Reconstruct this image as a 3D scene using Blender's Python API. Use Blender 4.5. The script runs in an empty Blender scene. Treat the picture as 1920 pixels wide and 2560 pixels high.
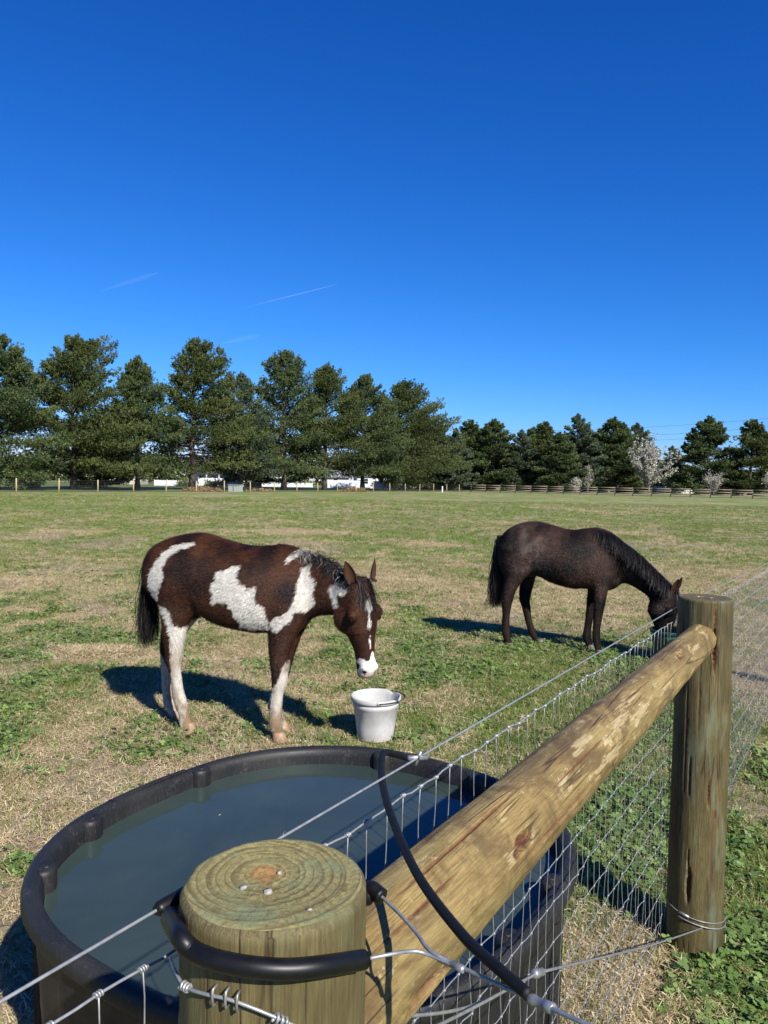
import bpy, math, random
import numpy as np
from mathutils import Vector, Matrix
rng = np.random.default_rng(7); random.seed(7)
sc = bpy.context.scene
R = math.radians

# ------------------------------------------------------------------ camera, sky, sun, exposure
FPX, CX, CY, HC = 1900.0, 960.0, 1280.0, 1.6
PITCH, ROLL = R(2.29), R(1.0)
cp, sp_, cr, sr = math.cos(PITCH), math.sin(PITCH), math.cos(ROLL), math.sin(ROLL)
FWD = np.array([0, cp, -sp_]); UP0 = np.array([0, sp_, cp]); RT0 = np.array([1., 0, 0])
RT = cr*RT0 + sr*UP0; UPV = -sr*RT0 + cr*UP0; CAM = np.array([0, 0, HC])
cam_d = bpy.data.cameras.new('camera'); cam = bpy.data.objects.new('camera', cam_d)
sc.collection.objects.link(cam); sc.camera = cam
cam_d.sensor_fit = 'VERTICAL'; cam_d.sensor_height = 24.0; cam_d.lens = FPX/2560*24.0
cam_d.clip_start = 0.02; cam_d.clip_end = 30000
cam.matrix_world = Matrix(((RT[0], UPV[0], -FWD[0], 0), (RT[1], UPV[1], -FWD[1], 0), (RT[2], UPV[2], -FWD[2], HC), (0, 0, 0, 1)))

SUN_EL, SUN_AZ = R(37.5), R(149)          # azimuth clockwise from +Y: the sun stands behind the camera, to the right
world = bpy.data.worlds.new('World'); sc.world = world; world.use_nodes = True
wn = world.node_tree; wn.nodes.clear()
sky = wn.nodes.new('ShaderNodeTexSky'); sky.sky_type = 'NISHITA'; sky.sun_disc = False
sky.sun_elevation = SUN_EL; sky.sun_rotation = SUN_AZ
sky.altitude = 0; sky.air_density = 1.0; sky.dust_density = 0.0; sky.ozone_density = 8.0
sepc = wn.nodes.new('ShaderNodeSeparateColor'); comb = wn.nodes.new('ShaderNodeCombineColor')          # deep clear-air blue: one grade for the whole sky
for ch, (gain, gam) in enumerate(((0.140, 1.90), (0.453, 1.25), (1.04, 1.0))):
    pw = wn.nodes.new('ShaderNodeMath'); pw.operation = 'POWER'; pw.inputs[1].default_value = gam; ml = wn.nodes.new('ShaderNodeMath'); ml.operation = 'MULTIPLY'; ml.inputs[1].default_value = gain
    wn.links.new(sepc.outputs[ch], pw.inputs[0]); wn.links.new(pw.outputs[0], ml.inputs[0]); wn.links.new(ml.outputs[0], comb.inputs[ch])
bg = wn.nodes.new('ShaderNodeBackground'); bg.inputs['Strength'].default_value = 0.080
wo = wn.nodes.new('ShaderNodeOutputWorld')
wn.links.new(sky.outputs[0], sepc.inputs[0]); wn.links.new(comb.outputs[0], bg.inputs[0]); wn.links.new(bg.outputs[0], wo.inputs[0])
sun_d = bpy.data.lights.new('sun', 'SUN'); sun_d.energy = 5.0; sun_d.angle = R(0.53); sun_d.color = (1.0, 0.955, 0.88)
sun = bpy.data.objects.new('sun', sun_d); sc.collection.objects.link(sun)
sun.rotation_euler = (math.pi/2 - SUN_EL, 0, math.pi - SUN_AZ)
vs = sc.view_settings; vs.view_transform = 'Standard'; vs.look = 'None'; vs.exposure = 0.83; vs.gamma = 1.0; vs.use_curve_mapping = False
sc.cycles.use_denoising = True; sc.cycles.denoising_prefilter = 'ACCURATE'; sc.cycles.max_bounces = 8; sc.cycles.transparent_max_bounces = 16

# ------------------------------------------------------------------ helpers
def ray(x, y):
    d = FWD*FPX + RT*(x-CX) - UPV*(y-CY); return d/np.linalg.norm(d)
def ground_at(x, y, z=0.0):
    d = ray(x, y); return CAM + d*((z-HC)/d[2])
def plane_at(x, y, p, n):
    d = ray(x, y); return CAM + d*(np.dot(np.asarray(p)-CAM, n)/np.dot(d, n))
def at_depth(x, depth, z=0.0):            # a column of the photograph at a depth along the field
    return np.array([(x-CX)/FPX*depth, depth, z])

def link(o, parent=None):
    sc.collection.objects.link(o)
    if parent is not None: o.parent = parent
    return o
def tag(o, label=None, cat=None, group=None, kind=None):
    if label: o['label'] = label
    if cat: o['category'] = cat
    if group: o['group'] = group
    if kind: o['kind'] = kind
    return o
def empty(name, loc=(0, 0, 0), rz=0.0):
    o = bpy.data.objects.new(name, None); sc.collection.objects.link(o)
    o.location = loc; o.rotation_euler = (0, 0, rz); o.empty_display_size = 0.1
    return o
def copy_tree(o, parent=None):
    c = o.copy(); sc.collection.objects.link(c); c.parent = parent
    for ch in list(o.children): copy_tree(ch, c)
    return c

class MB:
    """collects pieces of one mesh"""
    def __init__(s): s.v = []; s.f = []; s.n = 0; s.mi = []
    def add(s, v, f, mi=0):
        v = np.asarray(v, float).reshape(-1, 3); s.v.append(v)
        for q in f: s.f.append(tuple(i+s.n for i in q)); s.mi.append(mi)
        s.n += len(v); return s
    def box(s, c, size, rz=0.0, mi=0):
        x, y, z = [a/2 for a in size]
        v = np.array([[i, j, k] for k in (-z, z) for j in (-y, y) for i in (-x, x)], float)
        ca, sa = math.cos(rz), math.sin(rz); v = np.c_[v[:, 0]*ca-v[:, 1]*sa, v[:, 0]*sa+v[:, 1]*ca, v[:, 2]] + np.asarray(c, float)
        return s.add(v, [(0, 2, 3, 1), (4, 5, 7, 6), (0, 1, 5, 4), (2, 6, 7, 3), (0, 4, 6, 2), (1, 3, 7, 5)], mi)
    def tube(s, pts, rad, n=8, cap=True, mi=0):
        P = np.asarray(pts, float); m = len(P); rad = np.broadcast_to(np.asarray(rad, float), (m,))
        T = np.gradient(P, axis=0); T /= np.linalg.norm(T, axis=1)[:, None] + 1e-12
        a = np.array([0, 0, 1.0]) if abs(T[0][2]) < 0.9 else np.array([1.0, 0, 0])
        N = np.cross(T[0], a); N /= np.linalg.norm(N); V = []
        th = np.arange(n)*2*math.pi/n
        for i in range(m):
            N = N - T[i]*np.dot(N, T[i]); N /= np.linalg.norm(N); B = np.cross(T[i], N)
            V.append(P[i] + rad[i]*(np.cos(th)[:, None]*N + np.sin(th)[:, None]*B))
        F = [(i*n+j, i*n+(j+1) % n, (i+1)*n+(j+1) % n, (i+1)*n+j) for i in range(m-1) for j in range(n)]
        if cap: F += [tuple(range(n-1, -1, -1)), tuple((m-1)*n+j for j in range(n))]
        return s.add(np.concatenate(V), F, mi)
    def lathe(s, prof, n=32, mi=0, c=(0, 0, 0)):
        m = len(prof); th = np.arange(n)*2*math.pi/n
        V = np.concatenate([np.c_[r*np.cos(th), r*np.sin(th), np.full(n, z)] for r, z in prof]) + np.asarray(c, float)
        F = [(i*n+j, i*n+(j+1) % n, (i+1)*n+(j+1) % n, (i+1)*n+j) for i in range(m-1) for j in range(n)]
        return s.add(V, F, mi)
    def build(s, name, mats, parent=None, smooth=True, attrs=None):
        return make_mesh(name, np.concatenate(s.v), s.f, mats, parent, smooth, attrs, s.mi)

def make_mesh(name, V, F, mats, parent=None, smooth=True, attrs=None, mi=None):
    me = bpy.data.meshes.new(name)
    V = np.ascontiguousarray(V, dtype=np.float32)
    if isinstance(F, np.ndarray):
        k = F.shape[1]; nf = len(F)
        me.vertices.add(len(V)); me.vertices.foreach_set('co', V.ravel())
        me.loops.add(nf*k); me.loops.foreach_set('vertex_index', F.astype(np.int32).ravel())
        me.polygons.add(nf); me.polygons.foreach_set('loop_start', np.arange(0, nf*k, k, dtype=np.int32))
        me.update(calc_edges=True)
    else:
        me.from_pydata(V.tolist(), [], F); me.update()
    for m in (mats if isinstance(mats, (list, tuple)) else [mats]): me.materials.append(m)
    if mi is not None and max(mi) > 0: me.polygons.foreach_set('material_index', np.asarray(mi, np.int32))
    me.polygons.foreach_set('use_smooth', np.full(len(me.polygons), smooth, dtype=bool))
    for an, av in (attrs or {}).items():
        av = np.asarray(av, np.float32)
        if av.ndim == 1:
            me.attributes.new(an, 'FLOAT', 'POINT').data.foreach_set('value', av)
        else:
            if av.shape[1] == 3: av = np.c_[av, np.ones(len(av), np.float32)]
            me.attributes.new(an, 'FLOAT_COLOR', 'POINT').data.foreach_set('color', np.ascontiguousarray(av, np.float32).ravel())
    o = bpy.data.objects.new(name, me)
    return link(o, parent)

def catmull(P, n):
    P = np.asarray(P, float); m = len(P); Q = np.vstack([2*P[0]-P[1], P, 2*P[-1]-P[-2]])
    t = np.linspace(0, m-1, n); i = np.minimum(t.astype(int), m-2); f = (t-i)[:, None]
    a, b, c, d = Q[i], Q[i+1], Q[i+2], Q[i+3]
    return 0.5*((2*b) + (-a+c)*f + (2*a-5*b+4*c-d)*f**2 + (-a+3*b-3*c+d)*f**3)

_tab = np.random.default_rng(99).random((256, 256))
def vnoise(x, y):
    x = np.asarray(x, float); y = np.asarray(y, float)
    xi = np.floor(x).astype(int); yi = np.floor(y).astype(int); fx = x-xi; fy = y-yi
    fx = fx*fx*(3-2*fx); fy = fy*fy*(3-2*fy); g = lambda a, b: _tab[a & 255, b & 255]
    return (g(xi, yi)*(1-fx)+g(xi+1, yi)*fx)*(1-fy) + (g(xi, yi+1)*(1-fx)+g(xi+1, yi+1)*fx)*fy
def fbm(x, y, o=4):
    s = 0; a = 0.5; t = 0
    for k in range(o):
        s = s + a*vnoise(x*2**k+17.3*k, y*2**k-9.1*k); t += a; a *= 0.55
    return s/t
def sstep(a, b, x): t = np.clip((x-a)/(b-a), 0, 1); return t*t*(3-2*t)

ALB = 0.80                                                     # all reflectances were judged at a lower exposure
# node helper
class NT:
    def __init__(s, name):
        s.m = bpy.data.materials.new(name); s.m.use_nodes = True; s.t = s.m.node_tree; s.t.nodes.clear()
        s.out = s.t.nodes.new('ShaderNodeOutputMaterial')
    def n(s, typ, ins=None, **kw):
        nd = s.t.nodes.new('ShaderNode'+typ)
        for k, v in kw.items(): setattr(nd, k, v)
        for k, v in (ins or {}).items():
            i = nd.inputs[k]
            if hasattr(v, 'bl_idname') or isinstance(v, bpy.types.NodeSocket): s.t.links.new(v.outputs[0] if hasattr(v, 'outputs') else v, i)
            else: i.default_value = v
        return nd
    def ramp(s, fac, stops, interp='LINEAR'):
        r = s.n('ValToRGB', {'Fac': fac}); e = r.color_ramp.elements; r.color_ramp.interpolation = interp
        while len(e) < len(stops): e.new(0.5)
        for q, (p, c) in zip(e, stops): q.position = p; q.color = (*c, 1) if len(c) == 3 else c
        return r
    def mix(s, fac, a, b, blend='MIX'):
        m = s.n('MixRGB', {'Fac': fac, 'Color1': a if not isinstance(a, tuple) else (*a, 1), 'Color2': b if not isinstance(b, tuple) else (*b, 1)}, blend_type=blend)
        return m
    def math(s, op, a, b=0.0, clamp=False):
        return s.n('Math', {0: a, 1: b}, operation=op, use_clamp=clamp)
    def coords(s, scale=(1, 1, 1), out='Object'):
        tc = s.n('TexCoord'); return s.n('Mapping', {'Vector': tc.outputs[out], 'Scale': scale})
    def pos(s, scale=(1, 1, 1)):
        g = s.n('NewGeometry'); return s.n('Mapping', {'Vector': g.outputs['Position'], 'Scale': scale})
    def noise(s, vec, scale, detail=4.0, rough=0.55, dist=0.0):
        return s.n('TexNoise', {'Vector': vec, 'Scale': scale, 'Detail': detail, 'Roughness': rough, 'Distortion': dist})
    def attr(s, name): return s.n('Attribute', attribute_name=name)
    def bump(s, h, strength=0.3, dist=0.01): return s.n('Bump', {'Height': h, 'Strength': strength, 'Distance': dist})
    def done(s, color, rough=0.6, metal=0.0, normal=None, spec=0.5, extra=None):
        color = s.mix(1.0, color, (ALB,)*3, 'MULTIPLY')
        b = s.n('BsdfPrincipled', {'Base Color': color, 'Roughness': rough, 'Metallic': metal, 'Specular IOR Level': spec})
        if normal is not None: s.t.links.new(normal.outputs[0], b.inputs['Normal'])
        for k, v in (extra or {}).items(): b.inputs[k].default_value = v
        s.t.links.new(b.outputs[0], s.out.inputs[0]); return s.m
def plain(name, col, rough=0.6, metal=0.0, var=0.25, scale=20.0, bump=0.0, spec=0.5, out='Object'):
    t = NT(name); c = t.coords(out=out); nz = t.noise(c, scale, 5)
    lo = tuple(v*(1-var) for v in col); hi = tuple(min(1, v*(1+var)) for v in col)
    r = t.ramp(nz, [(0.3, lo), (0.7, hi)])
    return t.done(r, rough, metal, t.bump(nz, bump, 0.004) if bump else None, spec)

# ------------------------------------------------------------------ materials
def m_wood(name, dark, light, green, patch=0.0):
    """round pressure-treated timber, grain along the local Z axis"""
    t = NT(name)
    g1 = t.noise(t.coords((40, 40, 2.2)), 4.0, 8, 0.75, 0.9); g2 = t.noise(t.coords((120, 120, 5.0)), 3.5, 5, 0.75)
    big = t.noise(t.coords((3, 3, 1.0)), 3.0, 4, 0.6, 0.5); gr = t.noise(t.coords((9, 9, 1.6)), 3.2, 4, 0.6)
    c = t.ramp(g1, [(0.25, dark), (0.5, tuple((a+b)/2 for a, b in zip(dark, light))), (0.72, light)])
    c = t.mix(t.ramp(g2, [(0.36, (0.7,)*3), (0.58, (0, 0, 0))]), c, tuple(v*0.55 for v in dark))
    c = t.mix(t.ramp(big, [(0.40, (0, 0, 0)), (0.62, (0.7,)*3)]), c, tuple(v*0.72 for v in dark))
    c = t.mix(t.ramp(gr, [(0.52, (0, 0, 0)), (0.7, (0.55,)*3)]), c, green)
    if patch:
        p = t.noise(t.coords((7, 7, 2.6)), 4.2, 5, 0.7, 0.3)
        c = t.mix(t.ramp(p, [(0.6, (0, 0, 0)), (0.645, (patch,)*3)]), c, (0.52, 0.43, 0.24))
        p2 = t.noise(t.coords((5, 5, 3)), 2.1, 5, 0.7, 0.8)
        c = t.mix(t.ramp(p2, [(0.47, (0, 0, 0)), (0.60, (0.8,)*3)]), c, (0.115, 0.072, 0.026))
    ck = t.n('TexVoronoi', {'Vector': t.coords((34, 34, 1.1)), 'Scale': 1.0}, feature='DISTANCE_TO_EDGE')
    ckm = t.ramp(t.math('MULTIPLY', t.ramp(ck, [(0.0, (1, 1, 1)), (0.035, (0, 0, 0))]), t.ramp(t.noise(t.coords((2, 2, 2)), 2.6, 2), [(0.5, (0, 0, 0)), (0.6, (1, 1, 1))])), [(0, (0, 0, 0)), (1, (1, 1, 1))])
    c = t.mix(t.math('MULTIPLY', ckm, 0.85), c, (0.025, 0.016, 0.008))
    a = t.attr('gouge'); c = t.mix(a.outputs['Fac'], c, t.ramp(g2, [(0.35, (0.035, 0.014, 0.008)), (0.65, (0.20, 0.075, 0.03))]))
    a2 = t.attr('bare'); c = t.mix(a2.outputs['Fac'], c, t.ramp(g2, [(0.35, (0.33, 0.24, 0.11)), (0.6, (0.55, 0.44, 0.245))]))
    h = t.math('SUBTRACT', t.math('ADD', g1, t.math('MULTIPLY', g2, 0.6)), t.math('MULTIPLY', ckm, 1.4))
    return t.done(c, 0.62, 0, t.bump(h, 0.55, 0.0035), 0.35)
def m_endgrain(name, base, dark, green):
    t = NT(name); co = t.coords()
    dis = t.noise(t.coords((6, 6, 6)), 2.0, 3)
    sep = t.n('SeparateXYZ', {0: co}); x = t.math('ADD', sep.outputs[0], 0.012); y = t.math('SUBTRACT', sep.outputs[1], 0.01)
    r = t.math('SQRT', t.math('ADD', t.math('MULTIPLY', x, x), t.math('MULTIPLY', y, y)))
    rr = t.math('ADD', r, t.math('MULTIPLY', dis, 0.012))
    w = t.math('FRACT', t.math('ADD', t.math('MULTIPLY', rr, 118.0), t.math('MULTIPLY', t.noise(t.n('CombineXYZ', {0: r}), 70, 2), 3.0)))
    n2 = t.noise(t.coords((60, 60, 60)), 3, 4, 0.7); n3 = t.noise(t.coords((14, 14, 14)), 1.6, 4)
    ring = t.ramp(w, [(0.0, base), (0.55, tuple(v*0.8 for v in base)), (0.82, dark), (1.0, tuple((a+b)/2 for a, b in zip(base, dark)))])
    c = t.mix(t.ramp(n2, [(0.4, (0.5,)*3), (0.62, (0, 0, 0))]), ring, tuple(v*0.75 for v in dark))
    c = t.mix(t.ramp(n3, [(0.5, (0, 0, 0)), (0.7, (0.6,)*3)]), c, green)
    ang_ = t.math('ARCTAN2', y, x); rc = t.noise(t.n('CombineXYZ', {0: t.math('MULTIPLY', ang_, 5.0), 1: t.math('MULTIPLY', r, 16.0)}), 2.2, 2, .5)
    c = t.mix(t.ramp(rc, [(0.485, (0, 0, 0)), (0.5, (0.5,)*3), (0.515, (0, 0, 0))]), c, tuple(v*0.5 for v in dark))
    pith = t.ramp(r, [(0.0, (1, 1, 1)), (0.013, (0.8,)*3), (0.02, (0, 0, 0))])
    c = t.mix(t.math('MULTIPLY', pith, t.ramp(n2, [(0.4, (0.2,)*3), (0.6, (1, 1, 1))])), c, (0.42, 0.21, 0.07))
    h = t.math('ADD', t.math('MULTIPLY', w, 0.7), n2)
    return t.done(c, 0.7, 0, t.bump(h, 0.45, 0.003), 0.3)
M = {}
M['post_near'] = m_wood('treated_pine_post', (0.095, 0.075, 0.028), (0.30, 0.24, 0.10), (0.18, 0.195, 0.09))
M['post_far'] = m_wood('weathered_pine_post', (0.058, 0.045, 0.015), (0.225, 0.175, 0.066), (0.17, 0.205, 0.13))
M['rail'] = m_wood('peeled_pine_rail', (0.19, 0.122, 0.038), (0.53, 0.385, 0.145), (0.34, 0.285, 0.11), 0.7)
M['end_near'] = m_endgrain('end_grain', (0.34, 0.295, 0.125), (0.145, 0.12, 0.045), (0.19, 0.25, 0.14))
M['end_far'] = m_endgrain('weathered_end_grain', (0.16, 0.14, 0.075), (0.07, 0.06, 0.03), (0.12, 0.13, 0.08))
M['galv'] = plain('galvanised_wire', (0.38, 0.39, 0.40), 0.42, 0.5, 0.25, 120)
M['galv_dull'] = plain('dull_galvanised_wire', (0.29, 0.29, 0.285), 0.45, 0.45, 0.3, 90)
M['zinc'] = plain('zinc_sleeve', (0.36, 0.37, 0.38), 0.4, 0.6, 0.25, 60, 0.2)
M['black_plastic'] = plain('black_plastic', (0.006, 0.006, 0.0065), 0.42, 0, 0.4, 60, 0, 0.3)
M['cable'] = plain('black_cable_rubber', (0.006, 0.0063, 0.007), 0.6, 0, 0.35, 80, 0, 0.25)
def m_tank():
    t = NT('black_tank_plastic'); c = t.coords((1, 1, 1))
    n1 = t.noise(c, 5, 5, 0.6); n2 = t.noise(t.coords((140, 140, 14)), 2.0, 4, 0.7)
    col = t.ramp(n1, [(0.3, (0.010, 0.010, 0.0105)), (0.7, (0.024, 0.0235, 0.023))])
    col = t.mix(t.ramp(n2, [(0.55, (0, 0, 0)), (0.72, (0.75,)*3)]), col, (0.075, 0.070, 0.064))
    dust = t.noise(c, 11, 6, 0.75); col = t.mix(t.ramp(dust, [(0.58, (0, 0, 0)), (0.74, (0.55,)*3)]), col, (0.12, 0.108, 0.09))
    return t.done(col, t.ramp(n1, [(0.3, (0.42,)*3), (0.7, (0.6,)*3)]), 0, t.bump(n2, 0.25, 0.002), 0.3)
M['tank'] = m_tank()
def m_water():
    t = NT('tank_water'); c = t.coords(); n1 = t.noise(c, 2.2, 4, 0.6, 0.6); n2 = t.noise(t.coords((5, 3, 1)), 6, 3)
    n3 = t.noise(t.coords((60, 60, 1)), 4, 3, 0.8)
    col = t.ramp(n1, [(0.3, (0.028, 0.046, 0.044)), (0.7, (0.046, 0.066, 0.058))])
    col = t.mix(t.ramp(n3, [(0.70, (0, 0, 0)), (0.735, (0.35,)*3)]), col, (0.22, 0.22, 0.18))
    return t.done(col, 0.03, 0, t.bump(n2, 0.05, 0.01), 0.5, {'IOR': 1.33})
M['water'] = m_water()
def m_bucket():
    t = NT('white_bucket_plastic'); c = t.coords(); n1 = t.noise(c, 9, 6, 0.7); n2 = t.noise(c, 60, 4, 0.7)
    col = t.ramp(n1, [(0.3, (0.38, 0.375, 0.36)), (0.65, (0.56, 0.555, 0.54))])
    col = t.mix(t.ramp(n2, [(0.55, (0, 0, 0)), (0.75, (0.4,)*3)]), col, (0.42, 0.40, 0.36))
    s = t.n('SeparateXYZ', {0: c}); low = t.ramp(s.outputs[2], [(0.0, (0.6,)*3), (0.06, (0, 0, 0))])
    col = t.mix(t.math('MULTIPLY', low, n1), col, (0.35, 0.28, 0.19))
    return t.done(col, 0.5, 0, None, 0.4)
M['bucket'] = m_bucket(); M['nail'] = plain('oxidised_nail', (0.36, 0.34, 0.30), 0.75, 0, 0.4, 300, 0.6, 0.2)
M['green_plastic'] = plain('green_bucket_plastic', (0.008, 0.060, 0.047), 0.45, 0, 0.3, 12)
M['steel'] = plain('dark_steel_bail', (0.05, 0.05, 0.055), 0.4, 0.6, 0.3, 60)
M['hay'] = plain('feed', (0.30, 0.22, 0.11), 0.8, 0, 0.5, 60, 0.4)

# ------------------------------------------------------------------ ground
FA = np.array([-.099, .723]); FB = np.array([1.11, 2.60])       # feet of the two brace posts
FD = (FB-FA)/np.linalg.norm(FB-FA); FN = np.array([-FD[1], FD[0]]); FL = float(np.linalg.norm(FB-FA))
def fence_pt(s, off=0.0, z=0.0): return np.array([*(FA+FD*s+FN*off), z])
TANK_C = FA + FD*1.06 + FN*0.768; TA, TB, TP = 0.70, 0.665, 2.4
HAY = [(*ground_at(a*1920/1659, b*1920/1659)[:2], r_) for a, b, r_ in ((140, 1150, .9), (910, 1177, .8), (215, 1415, .3), (40, 1260, .7), (870, 1260, .5), (640, 1150, 1.2), (1270, 1150, 1.3))]
def green_mask(x, y):
    """1 where clover and grass are green, 0 where the sward is dead thatch"""
    g = 0.50*fbm(x*0.55+3.1, y*0.33+1.7, 4) + 0.50*fbm(x*2.6, y*2.0, 4)
    g = g + 0.13*sstep(10, 22, y) + 0.22*(fbm(x*.16+8, y*.13+3, 3)-.5)*sstep(6, 14, y) + 0.13*sstep(-1.0, -3.0, x)*sstep(12, 4, y)
    g = g - 0.10*sstep(2.0, 5.5, x)*sstep(22, 9, y)
    s = (x-FA[0])*FD[0]+(y-FA[1])*FD[1]; o = (x-FA[0])*FN[0]+(y-FA[1])*FN[1]
    g = g + 0.17*sstep(-0.05, -0.35, o)                                   # lusher outside the fence
    r = np.hypot(x+0.75, y-3.75); g = g - 0.20*sstep(1.1, 0.2, r)           # trodden around the tank
    g = g - 0.16*sstep(0.9, 0.2, np.abs(np.hypot((x-TANK_C[0]), (y-TANK_C[1]))-0.95))*sstep(-0.1, 0.2, o)
    g = g + 0.30*np.exp(-((x-1.15)**2+(y-3.1)**2)/0.22)
    for hx, hy, hr in HAY: g = g - .35*np.exp(-((x-hx)**2/(hr*1.6)**2+(y-hy)**2/hr**2))
    return sstep(0.40, 0.66, g)
def bare_mask(x, y):
    b = fbm(x*0.9+40, y*0.8+11, 4); r = np.minimum(np.hypot(x+0.75, y-3.9), np.minimum(np.hypot(x+1.5, y-2.6), np.hypot(x+1.25, y-4.6)))
    return sstep(0.50, 0.68, b + 0.17*sstep(1.1, 0.1, r) + 0.12*sstep(0.7, 0.1, np.abs(np.hypot((x-TANK_C[0]), (y-TANK_C[1]))-0.9)))
def ground_z(x, y):
    near = sstep(45, 20, y)*sstep(30, 15, np.abs(x))
    return near*(0.030*(fbm(x*1.3, y*1.3, 3)-0.5) + 0.022*(fbm(x*7, y*7, 2)-0.5))
def spaced(a, b, h0, grow, hmax):
    out = [a]; h = h0
    while out[-1] < b: out.append(out[-1]+h); h = min(h*grow, hmax)
    return np.array(out)
xs = spaced(0, 2600, 0.045, 1.018, 220); xs = np.r_[-xs[:0:-1], xs]
ys = np.r_[-spaced(0, 400, 0.2, 1.25, 90)[:0:-1], spaced(0, 4000, 0.045, 1.0115, 300)]
GX, GY = np.meshgrid(xs, ys); GZ = ground_z(GX, GY)
nx, ny = len(xs), len(ys); idx = np.arange(nx*ny).reshape(ny, nx)
GF = np.stack([idx[:-1, :-1], idx[:-1, 1:], idx[1:, 1:], idx[1:, :-1]], -1).reshape(-1, 4)
def m_field():
    t = NT('pasture_ground'); p = t.pos()
    gm = t.attr('green'); bm = t.attr('bare')
    n1 = t.noise(p, 26, 6, 0.75); n2 = t.noise(p, 130, 4, 0.8); n3 = t.noise(t.pos((0.5, 0.16, 1)), 1.0, 5, 0.7); n4 = t.noise(p, 3.2, 5, 0.7)
    straw = t.ramp(n1, [(0.30, (0.125, 0.088, 0.045)), (0.5, (0.36, 0.285, 0.16)), (0.70, (0.60, 0.49, 0.29))])
    green = t.ramp(n1, [(0.30, (0.040, 0.068, 0.010)), (0.5, (0.128, 0.195, 0.034)), (0.70, (0.28, 0.33, 0.08))])
    soil = t.ramp(n1, [(0.3, (0.15, 0.112, 0.075)), (0.7, (0.38, 0.305, 0.21))])
    far = t.ramp(t.n('SeparateXYZ', {0: t.n('NewGeometry').outputs['Position']}).outputs[1], [(0.0, (0, 0, 0)), (1.0, (1, 1, 1))])
    f = t.math('ADD', gm.outputs['Fac'], t.math('MULTIPLY', t.math('SUBTRACT', n4, 0.5), 0.9))
    f = t.math('ADD', f, t.math('MULTIPLY', t.math('SUBTRACT', n3, 0.5), 1.3), clamp=True)
    c = t.mix(f, straw, green)
    c = t.mix(t.math('MULTIPLY', bm.outputs['Fac'], 0.8), c, soil)
    c = t.mix(t.ramp(n2, [(0.30, (0.6,)*3), (0.48, (0, 0, 0))]), c, (0.06, 0.05, 0.025))
    c = t.mix(1.0, c, (1.15,)*3, 'MULTIPLY')
    return t.done(c, 0.9, 0, t.bump(t.math('ADD', n1, n2), 0.6, 0.02), 0.15)
field = make_mesh('pasture', np.c_[GX.ravel(), GY.ravel(), GZ.ravel()], GF, m_field(), None, True,
                  {'green': green_mask(GX, GY).ravel(), 'bare': bare_mask(GX, GY).ravel()})
tag(field, 'wide pasture of patchy green grass and tan dead thatch', 'ground', kind='structure')

# ------------------------------------------------------------------ ground cover: tufts scattered over the field
def m_blade(name, stops, trans=0.25, rough=0.6):
    t = NT(name); oi = t.n('ObjectInfo'); p = t.pos(); nz = t.noise(p, 1.7, 4, 0.7); n2 = t.noise(p, 60, 2)
    f = t.math('ADD', t.math('MULTIPLY', oi.outputs['Random'], 0.45), t.math('MULTIPLY', nz, 0.35)); f = t.math('ADD', f, t.math('MULTIPLY', n2, 0.3))
    c = t.mix(1.0, t.ramp(f, stops), (.92,)*3, 'MULTIPLY')
    d = t.n('BsdfPrincipled', {'Base Color': c, 'Roughness': rough, 'Specular IOR Level': 0.3}); tr = t.n('BsdfTranslucent', {'Color': c})
    mx = t.n('MixShader', {0: trans, 1: d.outputs[0], 2: tr.outputs[0]}); t.t.links.new(mx.outputs[0], t.out.inputs[0]); return t.m
M['grass'] = m_blade('green_grass', [(0.15, (0.05, 0.085, 0.014)), (0.5, (0.125, 0.185, 0.034)), (0.85, (0.29, 0.31, 0.085))])
M['thatch'] = m_blade('dead_grass', [(0.15, (0.20, 0.135, 0.065)), (0.5, (0.42, 0.32, 0.175)), (0.85, (0.66, 0.56, 0.35))], 0.12, 0.7)
M['clover'] = m_blade('clover_leaf', [(0.15, (0.045, 0.085, 0.018)), (0.5, (0.105, 0.180, 0.042)), (0.85, (0.24, 0.32, 0.10))], 0.2, 0.45)
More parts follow.
